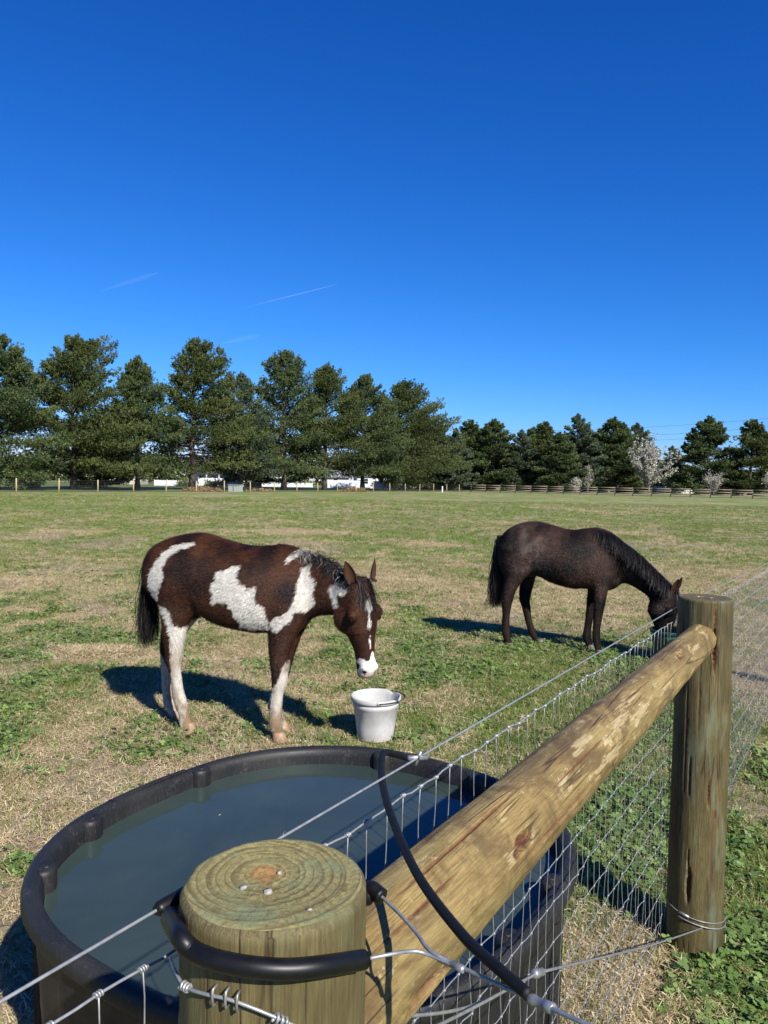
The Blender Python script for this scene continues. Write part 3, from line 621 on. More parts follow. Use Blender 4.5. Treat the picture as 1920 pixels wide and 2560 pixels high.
V = np.concatenate(rings); F = [(i*NT_+j, (i+1)*NT_+j, (i+1)*NT_+(j+1) % NT_, i*NT_+(j+1) % NT_)[::-1] for i in range(7) for j in range(NT_)] + [tuple(7*NT_+j for j in range(NT_))]
wat = make_mesh('water', V, F, M['water']); wat.location = (*TANK_C, 0); wat.rotation_euler = (0, 0, math.atan2(FD[1], FD[0]))
tag(wat, 'still dark blue-green water filling the black stock tank', 'water', kind='structure')

# bits of straw and husk afloat
M['straw_bit'] = plain('floating_straw', (.42, .36, .24), .7, 0, .3, 40)
for q in range(16):
    a_, r_ = rng.uniform(0, 6.28), math.sqrt(rng.random())*.82; p_ = oval(np.array([a_]), .07)[0]*r_; l_ = rng.uniform(.004, .012) if q > 3 else rng.uniform(.02, .045); t2 = rng.uniform(0, 6.28); dv_ = np.array([math.cos(t2), math.sin(t2), 0])*l_
    w_ = np.array([*(TANK_C+FD*p_[0]+FN*p_[1]), WZ+.0006]); b = MB(); b.tube([-dv_, dv_*.2+[0, 0, .0008], dv_], [.0008, .0013, .0006], 5); o = b.build('floating_straw', M['straw_bit']); o.location = w_
    tag(o, 'tiny pale bit of straw afloat on the tank water', 'straw', 'straw bits floating in the tank')

# ------------------------------------------------------------------ buckets
def bucket(loc, h, rt_, rb_, mat, rz, label, bail_to, flat=True, bands=True, group=None):
    e = empty('bucket', loc, rz); n = 64; th = np.linspace(0, 2*math.pi, n, endpoint=False)
    pr = [(rb_*.0, .006), (rb_*.93, .006), (rb_*.985, .0), (rb_, .008)]
    def rr(z): return rb_+(rt_*.93-rb_)*z/h
    pr += [(rr(.3*h), .3*h), (rr(.74*h), .74*h), (rr(.75*h)+.004, .755*h), (rr(.85*h)+.005, .85*h), (rr(.86*h)+.001, .862*h), (rr(.89*h)+.001, .892*h), (rt_*.985, .90*h), (rt_, .91*h), (rt_, .985*h), (rt_-.003, h), (rt_-.007, h), (rt_-.010, .985*h), (rr(.9*h)-.004, .90*h), (rr(.6*h)-.004, .6*h), (rr(.2*h)-.004, .2*h), (rb_-.006, .014), (0, .014)]
    V = []
    for r, z in pr:
        fl = 1.0
        x = r*np.cos(th); y = r*np.sin(th)
        if flat: x = np.minimum(x, .80*rt_*(.80+.20*z/h)/.80 if r > 0 else x)      # one flattened back side
        zz = np.full(n, z)
        if flat: zz = zz - .02*sstep(.90, 1.0, z/h)*np.exp(-((np.abs(np.arctan2(y, x+1e-9))-.62)/.16)**2)*(r > 0)
        V.append(np.c_[x, y, zz])
    m = len(V); F = [(i*n+j, i*n+(j+1) % n, (i+1)*n+(j+1) % n, (i+1)*n+j) for i in range(m-1) for j in range(n)]
    make_mesh('pail', np.concatenate(V), F, mat, e)
    ears = []
    for s in (-1, 1):
        b = MB(); c = np.array([.0*rt_, s*(rt_-.002), .955*h]); b.box(c, (.03, .008, .02)); b.build('handle_lug', mat, e); ears.append(c)
    a, b_ = ears; t = np.linspace(0, math.pi, 30); rad = (rt_+.004)
    d_ = np.array(bail_to, float); d_ /= np.linalg.norm(d_)
    pts = [np.array([0, -rad*math.cos(q), .955*h]) + d_*rad*1.12*math.sin(q) for q in t]
    pts = [pts[0]+[0, .014, 0]] + pts + [pts[-1]-[0, .014, 0]]
    b = MB(); b.tube(pts, .0028, 8); hd = b.build('bail_handle', M['steel'], e)
    mid = pts[14:18]; b = MB(); b.tube(mid, .0062, 10); b.build('grip', M['black_plastic'], hd)
    return tag(e, label, 'bucket')
bk = ground_at(938, 1846)
bucket((bk[0], bk[1]+.02, 0), .268, .157, .112, M['bucket'], R(8), 'white plastic bucket with flat back standing on the grass behind the tank', (1, 0, .02))
bucket((2.63, 6.86, 0), .305, .185, .145, M['green_plastic'], R(60), 'dark green feed bucket under the black horse muzzle', (.2, 1, -.65), flat=False)

# ------------------------------------------------------------------ horses: one continuous surface each, from blended lofts
def surface_nets(f, org, h):
    s = f < 0; nx_, ny_, nz_ = f.shape
    c = np.zeros((nx_-1, ny_-1, nz_-1), np.uint8)
    for dx in (0, 1):
        for dy in (0, 1):
            for dz in (0, 1): c += s[dx:nx_-1+dx, dy:ny_-1+dy, dz:nz_-1+dz]
    act = (c > 0) & (c < 8); ci = np.argwhere(act); idm = -np.ones(act.shape, np.int64); idm[act] = np.arange(len(ci))
    acc = np.zeros((len(ci), 3)); cnt = np.zeros(len(ci)); i, j, k = ci.T
    cor = [(a, b, d) for a in (0, 1) for b in (0, 1) for d in (0, 1)]
    for a in range(8):
        for b in range(a+1, 8):
            A, B = cor[a], cor[b]
            if sum(abs(p-q) for p, q in zip(A, B)) != 1: continue
            va = f[i+A[0], j+A[1], k+A[2]]; vb = f[i+B[0], j+B[1], k+B[2]]; m = (va < 0) != (vb < 0); t = np.where(m, va/(va-vb+1e-20), 0)
            acc += m[:, None]*(np.array(A)+t[:, None]*(np.array(B)-np.array(A))); cnt += m
    V = (ci + acc/cnt[:, None])*h + org; Q = []
    for ax_ in range(3):
        sl = [slice(None)]*3; sl2 = list(sl); sl[ax_] = slice(0, -1); sl2[ax_] = slice(1, None)
        a = s[tuple(sl)]; b = s[tuple(sl2)]; e = np.argwhere(a != b); u, v = [q for q in range(3) if q != ax_]
        ok = (e[:, u] > 0) & (e[:, v] > 0) & (e[:, u] < f.shape[u]-1) & (e[:, v] < f.shape[v]-1); e = e[ok]
        def cell(du, dv): q = e.copy(); q[:, u] -= du; q[:, v] -= dv; return idm[q[:, 0], q[:, 1], q[:, 2]]
        q = np.stack([cell(1, 1), cell(0, 1), cell(0, 0), cell(1, 0)], 1); flip = a[e[:, 0], e[:, 1], e[:, 2]]
        if ax_ == 1: flip = ~flip
        q[~flip] = q[~flip][:, ::-1]; Q.append(q)
    return V, np.concatenate(Q)

class Body:
    def __init__(s, lo, hi, h):
        s.h = h; s.lo = np.array(lo, float); s.n = np.ceil((np.array(hi)-s.lo)/h).astype(int)+1
        s.f = np.full(s.n, 1.0, np.float32)
    def loft(s, org, t, n, st, k=.03, exp=2.0):
        """st rows: (t, centre along n, centre along side, half along n, half along side)"""
        org = np.array(org, float); t = np.array(t, float)/np.linalg.norm(t); n = np.array(n, float); n = n-t*(n@t); n /= np.linalg.norm(n); sd = np.cross(t, n)
        st = np.array(st, float); st = st[np.argsort(st[:, 0])]
        D = catmull(st, 12*len(st)); D = D[np.argsort(D[:, 0])]; D[:, 3:] = np.maximum(D[:, 3:], .004)
        P = org + D[:, :1]*t + D[:, 1:2]*n + D[:, 2:3]*sd; rad = np.max(D[:, 3:], 1)[:, None] + .07
        a = np.maximum(np.floor(((P-rad).min(0)-s.lo)/s.h), 0).astype(int); b = np.minimum(np.ceil(((P+rad).max(0)-s.lo)/s.h)+1, s.n).astype(int)
        if (b <= a).any(): return
        g = np.meshgrid(*[s.lo[q]+s.h*np.arange(a[q], b[q]) for q in range(3)], indexing='ij')
        X = [g[q]-org[q] for q in range(3)]; pt = sum(X[q]*t[q] for q in range(3)); pn = sum(X[q]*n[q] for q in range(3)); ps = sum(X[q]*sd[q] for q in range(3))
        tc = np.clip(pt, D[0, 0], D[-1, 0]); I = lambda c: np.interp(tc, D[:, 0], D[:, c])
        dn = pn-I(1); ds = ps-I(2); L = np.sqrt(dn*dn+ds*ds)+1e-6; rho = (np.abs(dn/I(3))**exp+np.abs(ds/I(4))**exp)**(1/exp)+1e-6
        d = L*(1-1/rho); d = np.maximum(d, -np.minimum(I(3), I(4))); ex = np.abs(pt-tc)
        d = np.where(ex > 0, np.where(d > 0, np.sqrt(d*d+ex*ex), np.maximum(d, ex)), d)
        s.blend(a, b, d, k)
    def ball(s, c, r, k=.03, sub=False):
        c = np.array(c, float); r = np.broadcast_to(np.array(r, float), (3,)); m = r.max()+.08
        a = np.maximum(np.floor((c-m-s.lo)/s.h), 0).astype(int); b = np.minimum(np.ceil((c+m-s.lo)/s.h)+1, s.n).astype(int)
        g = np.meshgrid(*[s.lo[q]+s.h*np.arange(a[q], b[q]) for q in range(3)], indexing='ij')
        rho = np.sqrt(sum(((g[q]-c[q])/r[q])**2 for q in range(3)))+1e-6; L = np.sqrt(sum((g[q]-c[q])**2 for q in range(3)))+1e-6
        s.blend(a, b, np.maximum(L*(1-1/rho), -r.min()), k, sub)
    def blend(s, a, b, d, k, sub=False):
        w = s.f[a[0]:b[0], a[1]:b[1], a[2]:b[2]]
        if sub: d = -d; h_ = np.clip(.5-.5*(d-w)/k, 0, 1); w[:] = np.where(True, d*(1-h_)+w*h_ + k*h_*(1-h_), w); return
        h_ = np.clip(.5+.5*(d-w)/k, 0, 1); w[:] = d*(1-h_)+w*h_ - k*h_*(1-h_)
    def mesh(s): return surface_nets(s.f, s.lo, s.h)

class HorseFrame:
    """photograph pixels of a zoomed crop -> positions along, above and beside a standing horse"""
    def __init__(s, foot, yaw, zo, zs):
        s.o = np.array([foot[0], foot[1], 0.]); s.yaw = yaw; s.X = np.array([math.cos(yaw), math.sin(yaw), 0]); s.Y = np.array([-math.sin(yaw), math.cos(yaw), 0]); s.zo = zo; s.zs = zs
    def uz(s, x, y, lat=0.0):
        p = plane_at(s.zo[0]+x/s.zs, s.zo[1]+y/s.zs, s.o+s.Y*lat, s.Y)-s.o; return p@s.X, p[2]
    def sect(s, rows, lat=0.0):                                  # vertical sections (x, top, bottom, half width [, lateral]) -> loft along X
        out = []
        for r in rows:
            u, zt = s.uz(r[0], r[1], lat); u2, zb = s.uz(r[0], r[2], lat); out.append(((u+u2)/2, (zt+zb)/2, -(r[4] if len(r) > 4 else 0.), (zt-zb)/2, r[3]*.87))
        return out
    def leg(s, rows, lat, wid):                                  # horizontal sections (y, left, right) -> loft down -Z
        out = []
        for q, r in enumerate(rows):
            u0, z0 = s.uz(r[1], r[0], lat); u1, z1 = s.uz(r[2], r[0], lat); w = r[3] if len(r) > 3 else None
            hw = (u1-u0)/2; out.append((-(z0+z1)/2, (u0+u1)/2, 0.0, hw, hw*(w if w else .82)))
        return out
def in_poly(x, y, P):
    P = np.asarray(P, float); c = np.zeros(x.shape, bool); j = len(P)-1
    for i in range(len(P)):
        xi, yi = P[i]; xj, yj = P[j]; m = ((yi > y) != (yj > y)) & (x < (xj-xi)*(y-yi)/(yj-yi+1e-12)+xi); c ^= m; j = i
    return c
def hair_mat(name, rough=.42, spec=.35):
    t = NT(name); a = t.attr('coat'); nz = t.noise(t.coords((9, 30, 24)), 5.0, 3, .6)
    c = t.mix(t.ramp(nz, [(0.3, (.35,)*3), (.6, (0, 0, 0))]), a.outputs['Color'], t.mix(1.0, a.outputs['Color'], (.7, .66, .62), 'MULTIPLY'))
    return t.done(c, rough, 0, None, spec)
M['coat'] = hair_mat('horse_coat', .7, .10); M['fur'] = hair_mat('horse_fur', .6, .15)
def m_hair(name, col, hi):
    t = NT(name); a = t.attr('shade'); c = t.mix(a.outputs['Fac'], col, hi); return t.done(c, .5, 0, None, .28)
M['black_hair'] = m_hair('black_horse_hair', (.004, .0035, .0035), (.017, .013, .012))
M['mixed_hair'] = m_hair('dark_and_white_hair', (.007, .006, .006), (.45, .42, .38))
M['eye'] = plain('horse_eye', (.006, .004, .003), .06, 0, .3, 10, 0, .6)
def m_hoof(name, a, b):
    t = NT(name); n = t.noise(t.coords((30, 30, 120)), 2, 3); return t.done(t.ramp(n, [(.3, a), (.7, b)]), .5, 0, t.bump(n, .3, .003), .35)
M['hoof_pale'] = m_hoof('pale_hoof', (.22, .135, .08), (.42, .27, .17)); M['hoof_dark'] = m_hoof('dark_hoof', (.05, .042, .036), (.14, .12, .10))

def fur(name, V, Q, N, cols, n, parent, lens, width, flow, keep=None):
    """short coat hairs lying over the body"""
    A = V[Q]; c1 = np.cross(A[:, 1]-A[:, 0], A[:, 2]-A[:, 0]); ar = np.linalg.norm(c1, axis=1)
    w = ar if keep is None else ar*keep[Q].mean(1)
    f = rng.choice(len(Q), n, p=w/w.sum()); u = rng.random((n, 2, 1)); P = (A[f, 0]*(1-u[:, 0])+A[f, 1]*u[:, 0])*(1-u[:, 1]) + (A[f, 3]*(1-u[:, 0])+A[f, 2]*u[:, 0])*u[:, 1]
    nn = N[Q[f]].mean(1); nn /= np.linalg.norm(nn, axis=1)[:, None]+1e-9; fl = flow(P); fl = fl - nn*np.sum(fl*nn, 1)[:, None]; fl /= np.linalg.norm(fl, axis=1)[:, None]+1e-9
    fl = fl + rng.normal(0, .13, (n, 3)); L = lens(P)*rng.uniform(.6, 1.3, n); up = rng.uniform(.08, .36, n)[:, None]
    tip = P + L[:, None]*(fl*.9+nn*up); sd = np.cross(fl, nn); sd /= np.linalg.norm(sd, axis=1)[:, None]+1e-9; mid = P + L[:, None]*(fl*.42+nn*up*.75)
    wd = width*rng.uniform(.6, 1.3, n)[:, None]; P = P - nn*.002
    VV = np.stack([P-sd*wd, P+sd*wd, mid+sd*wd*.8, tip, mid-sd*wd*.8], 1).reshape(-1, 3); b = np.arange(n)[:, None]*5
    col = cols[Q[f, rng.integers(0, 4, n)]]*rng.uniform(.74, 1.24, n)[:, None]; col = np.repeat(col, 5, 0)
    F = np.concatenate([b+[0, 1, 2], b+[0, 2, 4], b+[4, 2, 3]])
    return make_mesh(name, VV, F, M['fur'], parent, True, {'coat': np.clip(col, 0, 1)})
def strands(name, roots, dirs, lens, mat, parent, w=.0016, seg=6, droop=1.0, shade=None, wav=.012, aim=None):
    """long hairs: each a tapering ribbon falling under gravity"""
    n = len(roots); P = np.array(roots, float); d = np.array(dirs, float); pts = [P.copy()]; st = np.array(lens)[:, None]/seg
    ph = rng.uniform(0, 6.28, (n, 2)); 
    for k in range(seg):
        d = d + np.array([0, 0, -1.0])*droop/seg; d = d/np.linalg.norm(d, axis=1)[:, None]
        P = P + d*st; q = P + wav*np.c_[np.sin(ph[:, 0]+k*1.3), np.cos(ph[:, 1]+k*1.1), 0*ph[:, 0]]*(k+1)/seg; pts.append(q)
    pts = np.stack(pts, 1); T = np.gradient(pts, axis=1); view = rng.normal(0, 1, (n, 1, 3)); S = np.cross(T, view); S /= np.linalg.norm(S, axis=2)[:, :, None]+1e-9
    ww = (w*rng.uniform(.6, 1.4, n))[:, None, None]*np.linspace(1, .25, seg+1)[None, :, None]
    VV = np.stack([pts-S*ww, pts+S*ww], 2).reshape(-1, 3); b = (np.arange(n)*(seg+1)*2)[:, None, None]; k = np.arange(seg)[None, :, None]*2
    F = (b+k+np.array([0, 1, 3, 2])[None, None, :]).reshape(-1, 4)
    sh = np.repeat(rng.random(n) if shade is None else shade, (seg+1)*2)
    return make_mesh(name, VV, F, mat, parent, True, {'shade': sh})
def normals(V, Q):
    N = np.zeros_like(V); A = V[Q]; n = np.cross(A[:, 2]-A[:, 0], A[:, 3]-A[:, 1])
    for q in range(4): np.add.at(N, Q[:, q], n)
    return N/(np.linalg.norm(N, axis=1)[:, None]+1e-12)
def ear(name, base, axis, face, L, w, mats, parent, coat):
    axis = np.array(axis, float); axis /= np.linalg.norm(axis); face = np.array(face, float); face -= axis*(face@axis); face /= np.linalg.norm(face); sd = np.cross(axis, face); V = []; n = 16; m = 12
    prof = lambda t: w*(math.sin(math.pi*min(1, (t*.80+.20)))**.75)*(1-.22*t)
    for inner in (0, 1):
        for i in range(m+1):
            t = i/m; ww = max(prof(t), .002)*(1 if not inner else .82); op = .62 if t > .12 else .35
            for j in range(n+1):
                a = math.pi*(op) + (2*math.pi-2*math.pi*op)*j/n if True else 0
                V.append(np.array(base) + axis*L*t*(1 if not inner else .97) + (face*math.cos(a*1.0)*ww*.75 + sd*math.sin(a)*ww) + face*(.5*ww+.012*t*t*0) )
    V = np.array(V); K = (m+1)*(n+1); F = []
    for i in range(m):
        for j in range(n):
            a = i*(n+1)+j; F.append((a, a+1, a+n+2, a+n+1)); F.append((K+a, K+a+n+1, K+a+n+2, K+a+1))
    for i in range(m):
        for j in (0, n): a = i*(n+1)+j; F.append((a, a+n+1, K+a+n+1, K+a))
    col = np.tile(np.array(coat), (len(V), 1)); col[K:] = np.array(coat)*.9+np.array([.03, .015, .008]); return make_mesh(name, V, F, mats, parent, True, {'coat': col})

def build_horse(name, label, fr, trunk, neck, legs, hooves, head, coat_fn, fur_n, hair, hh=.0085):
    e = empty(name, tuple(fr.o), fr.yaw); tag(e, label, 'horse')
    tr = fr.sect(trunk); nk = fr.sect(neck); us = [q[0] for q in tr]+[q[0] for q in nk]
    bd = Body((min(us)-.12, -.36, -.01), (max(us)+.38, .36, max(q[1]+q[3] for q in tr)+.06), hh)
    bd.loft((0, 0, 0), (1, 0, 0), (0, 0, 1), tr, .03, 2.25)
    bd.loft((0, 0, 0), (1, 0, 0), (0, 0, 1), nk, .07, 2.0)
    for (rows, lat, k) in legs:
        st = fr.leg(rows, lat, None); bd.loft((0, lat, 0), (0, 0, -1), (1, 0, 0), st, k, 2.1)
    H = head; hf = np.array([math.cos(H['turn']), math.sin(H['turn']), 0]); t = hf*math.cos(H['pitch'])+np.array([0, 0, -math.sin(H['pitch'])]); n = hf*math.sin(H['pitch'])+np.array([0, 0, math.cos(H['pitch'])])
    u, z = fr.uz(*H['poll'], H['lat']); P0 = np.array([u, H['lat'], z]); S = H['scale']; sd = np.cross(t, n)
    prof = [(-.045, .035, -.05, .045), (-.01, .062, -.07, .066), (.05, .080, -.115, .084), (.12, .088, -.155, .094), (.18, .090, -.165, .097), (.24, .086, -.158, .084), (.30, .078, -.125, .067), (.36, .071, -.088, .056), (.42, .067, -.066, .050), (.47, .066, -.060, .051), (.505, .060, -.058, .050), (.535, .042, -.050, .040), (.548, .020, -.035, .022)]
    bd.loft(P0, t, n, [(a*S, (f+j)/2*S, 0, (f-j)/2*S, w*S) for a, f, j, w in prof], .05, 2.3)
    hp = lambda a, b, c: P0 + (t*a+n*b+sd*c)*S
    for q in (-1, 1):
        bd.ball(hp(.165, .048, q*.082), np.array([.030, .030, .034])*S, .03)        # brow
        bd.ball(hp(.19, -.085, q*.062), np.array([.07, .05, .08])*S, .04)            # cheek
        bd.ball(hp(.485, .040, q*.034), .023*S, .02); bd.ball(hp(.512, .040, q*.048), .0125*S, .012, True)
        bd.ball(hp(.20, .040, q*.101), .0125*S, .012, True)
    bd.ball(hp(.515, -.048, 0), np.array([.030, .030, .026])*S, .02)                 # chin
    for c, r, k in H.get('extra', []): bd.ball(c, r, k)
    V, Q = bd.mesh(); nb = V.copy()
    nbr = np.zeros_like(V); cn = np.zeros(len(V))                                     # two relaxing passes
    E_ = np.concatenate([Q[:, [0, 1]], Q[:, [1, 2]], Q[:, [2, 3]], Q[:, [3, 0]]])
    for _ in range(2):
        nbr[:] = 0; cn[:] = 0
        for a, b in ((0, 1), (1, 0)): np.add.at(nbr, E_[:, a], V[E_[:, b]]); np.add.at(cn, E_[:, a], 1)
        V = V*.5+.5*nbr/cn[:, None]
    N = normals(V, Q)
    hd = ((V-P0)@t/S, (V-P0)@n/S, (V-P0)@sd/S)
    cols = coat_fn(V, N, hd, fr)
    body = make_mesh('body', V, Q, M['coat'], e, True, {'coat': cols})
    ishead = (hd[0] > -.02) & (hd[0] < .6) & (np.abs(hd[2]) < .13) & (np.abs(hd[1]) < .2) & (V[:, 0] > P0[0]-.2)
    flow = lambda P: np.where((P[:, 2:] > .62*P0[2]) | (P[:, :1] > 0), np.array([[-.75, 0, -.65]]), np.array([[-.15, 0, -1.0]])) * np.ones((len(P), 1))
    zl = lambda P: np.where((P[:, 2] < .45), .010, .024)
    kp = np.where(ishead & (hd[0] > .36), .25, 1.0)*np.where(V[:, 2] < .07, 0, 1)
    fur('coat_hair', V, Q, N, cols, fur_n, e, lambda P: np.where((P-P0)@t > .28*S, np.where(P[:, 0] > P0[0]-.15, .006, zl(P)), zl(P))*H.get('fl', 1.0), H.get('fw', .0012), flow, kp)
    for q in (-1, 1):
        b = MB(); nlat = 10; th = np.linspace(0, math.pi, nlat); b.lathe([(.0165*S*math.sin(a), .0165*S*math.cos(a)) for a in th], 16); ey = b.build('eye', M['eye'], e); ey.location = hp(.20, .040, q*.0905)
    ears = H['ears']
    for nm, (ba, ax_, fc, L, w) in ears.items():
        f3 = lambda v: t*v[0]+n*v[1]+sd*v[2]
        ear('ear', hp(*ba), f3(ax_), f3(fc), L, w, M['coat'], e, H['earcol'])
    for (u0, z0, u1, z1, lat, hm) in [(*fr.uz(h[0], h[2], h[3]), *fr.uz(h[1], h[2], h[3]), h[3], h[4]) for h in hooves]:
        c = (u0+u1)/2; r = (u1-u0)/2; b = MB(); rows = []
        for z, k, dx in ((0.0, 1.0, .0), (.004, 1.02, 0), (.045, .80, -.010), (.058, .74, -.014)): rows.append((z, k, dx))
        n_ = 20; th = np.linspace(0, 2*math.pi, n_, endpoint=False); VV = np.concatenate([np.c_[c+dx+r*k*np.cos(th)*(1.0+.10*np.cos(th)), lat+r*k*.88*np.sin(th), np.full(n_, z)] for z, k, dx in rows])
        FF = [(i*n_+j, i*n_+(j+1) % n_, (i+1)*n_+(j+1) % n_, (i+1)*n_+j) for i in range(3) for j in range(n_)]+[tuple(range(n_-1, -1, -1)), tuple(3*n_+j for j in range(n_))]
        b.add(VV, FF); b.build('hoof', hm, e)
    hair(e, fr, V, N, P0, (t, n, sd), S)
    return e
def crest_roots(fr, pts, n, V, jx=.012):
    """roots along the crest of the neck, on the ridge of the mesh itself"""
    C_ = catmull([(*fr.uz(x, y), 0) for x, y in pts], 200); i = rng.integers(0, 200, n); u = C_[i, 0]; out = []
    ub = np.linspace(V[:, 0].min(), V[:, 0].max(), 160); top = {}
    bi = np.clip(((V[:, 0]-ub[0])/(ub[1]-ub[0])).astype(int), 0, 159)
    zm = np.full(160, -1.0); ym = np.zeros(160); ordr = np.argsort(V[:, 2]); zm[bi[ordr]] = V[ordr, 2]; ym[bi[ordr]] = V[ordr, 1]
    k = np.clip(((u-ub[0])/(ub[1]-ub[0])).astype(int), 0, 159); ys_ = np.convolve(np.pad(ym, 4, 'edge'), np.ones(9)/9, 'valid')
    return np.c_[u+rng.normal(0, .004, n), ys_[k]+rng.normal(0, jx, n), zm[k]-.012], i/200

# --- the brown and white paint foal
F1 = HorseFrame((-.93, 4.78), R(-15.5), (320, 1280), 2.37)
tr1 = [(120, 320, 420, .05), (132, 268, 452, .105), (160, 215, 480, .155), (205, 180, 520, .195), (280, 150, 545, .225), (370, 131, 565, .236), (450, 130, 598, .238), (520, 150, 642, .24), (600, 176, 674, .247), (680, 196, 692, .25), (760, 205, 706, .245), (840, 202, 708, .228), (900, 205, 712, .205), (960, 222, 700, .18), (1020, 262, 680, .15), (1065, 330, 640, .11), (1090, 400, 580, .06)]
nk1 = [(900, 215, 640, .15), (960, 218, 660, .14), (1030, 228, 676, .125, -.005), (1090, 246, 632, .108, -.015), (1150, 264, 606, .094, -.03), (1210, 292, 600, .085, -.05), (1260, 322, 590, .078, -.065), (1310, 352, 550, .072, -.085), (1345, 380, 520, .06, -.095)]
hn1 = [(300, 165, 380, .5), (380, 148, 415, .5), (450, 158, 422, .48), (520, 180, 412, .5), (590, 200, 396, .55), (660, 206, 355, .6), (742, 212, 333, .66), (824, 226, 322, .72), (875, 226, 316, .75), (930, 238, 310, .72), (993, 256, 318, .70), (1056, 262, 328, .70), (1119, 274, 345, .76), (1165, 290, 356, .82), (1213, 306, 366, .84), (1257, 308, 384, .9), (1300, 326, 400, .9)]
hf1 = [(300, 165, 380, .5), (400, 170, 420, .5), (500, 195, 435, .5), (580, 220, 436, .55), (640, 222, 396, .6), (700, 205, 345, .66), (773, 196, 288, .7), (840, 194, 272, .75), (899, 197, 262, .74), (962, 200, 256, .72), (1025, 204, 262, .7), (1088, 208, 266, .72), (1140, 216, 282, .8), (1180, 236, 292, .84), (1215, 250, 304, .9), (1243, 262, 318, .9)]
fn1 = [(470, 880, 1060, .42), (560, 862, 1058, .45), (640, 850, 1040, .48), (720, 838, 1002, .52), (775, 838, 975, .6), (840, 842, 957, .66), (930, 850, 948, .74), (985, 854, 944, .84), (1031, 855, 935, .84), (1081, 850, 918, .76), (1150, 844, 911, .74), (1207, 838, 911, .80), (1260, 838, 917, .84), (1301, 850, 912, .86), (1345, 860, 928, .9), (1384, 858, 940, .9)]
ff1 = [(470, 900, 1070, .42), (560, 890, 1080, .45), (640, 895, 1072, .48), (720, 905, 1030, .52), (800, 912, 1000, .62), (868, 906, 978, .7), (930, 892, 962, .78), (985, 872, 946, .84), (1030, 858, 930, .8), (1085, 844, 902, .75), (1125, 836, 890, .78), (1160, 832, 892, .84), (1205, 852, 914, .86), (1245, 880, 936, .9), (1284, 898, 958, .9)]
NEARP = [[(1280-1280, 0)]]
W1 = [  # white patches, traced on the side of the coat
 [(385, 190), (345, 185), (270, 200), (215, 240), (165, 310), (128, 380), (118, 440), (150, 520), (178, 520), (200, 450), (235, 390), (228, 330), (262, 260), (310, 225), (385, 205)],
 [(680, 322), (640, 318), (590, 340), (545, 345), (540, 395), (515, 430), (520, 480), (508, 540), (580, 520), (625, 545), (640, 610), (668, 640), (655, 690), (740, 712), (830, 700), (815, 560), (770, 525), (780, 435), (725, 450), (690, 420), (665, 370)],
 [(1068, 305), (1035, 325), (1000, 350), (1000, 400), (982, 430), (988, 490), (965, 560), (920, 610), (845, 640), (838, 690), (870, 722), (905, 690), (960, 650), (985, 595), (1035, 600), (1090, 555), (1075, 500), (1102, 430), (1062, 385), (1058, 340)],
 [(1035, 205), (985, 215), (970, 240), (920, 275), (915, 303), (945, 300), (985, 255), (1040, 240)],
 [(1310, 395), (1240, 412), (1178, 455), (1195, 520), (1210, 575), (1245, 575), (1240, 640), (1310, 640), (1310, 520), (1300, 480)],
 [(175, 540), (210, 560), (250, 590), (265, 660), (300, 690), (352, 672), (345, 740), (325, 850), (330, 1000), (420, 1320), (200, 1320), (240, 900), (245, 760), (230, 660), (200, 600)],
 [(960, 830), (940, 880), (895, 930), (880, 1000), (830, 1060), (800, 1400), (1000, 1400), (1000, 1100), (940, 1010), (945, 900)],
]
def warp(x, z, a=.012): return x + a*1.2*(fbm(x*26+3, z*9, 3)-.5), z + a*2.2*(fbm(x*55+9, z*10+4, 2)-.5)
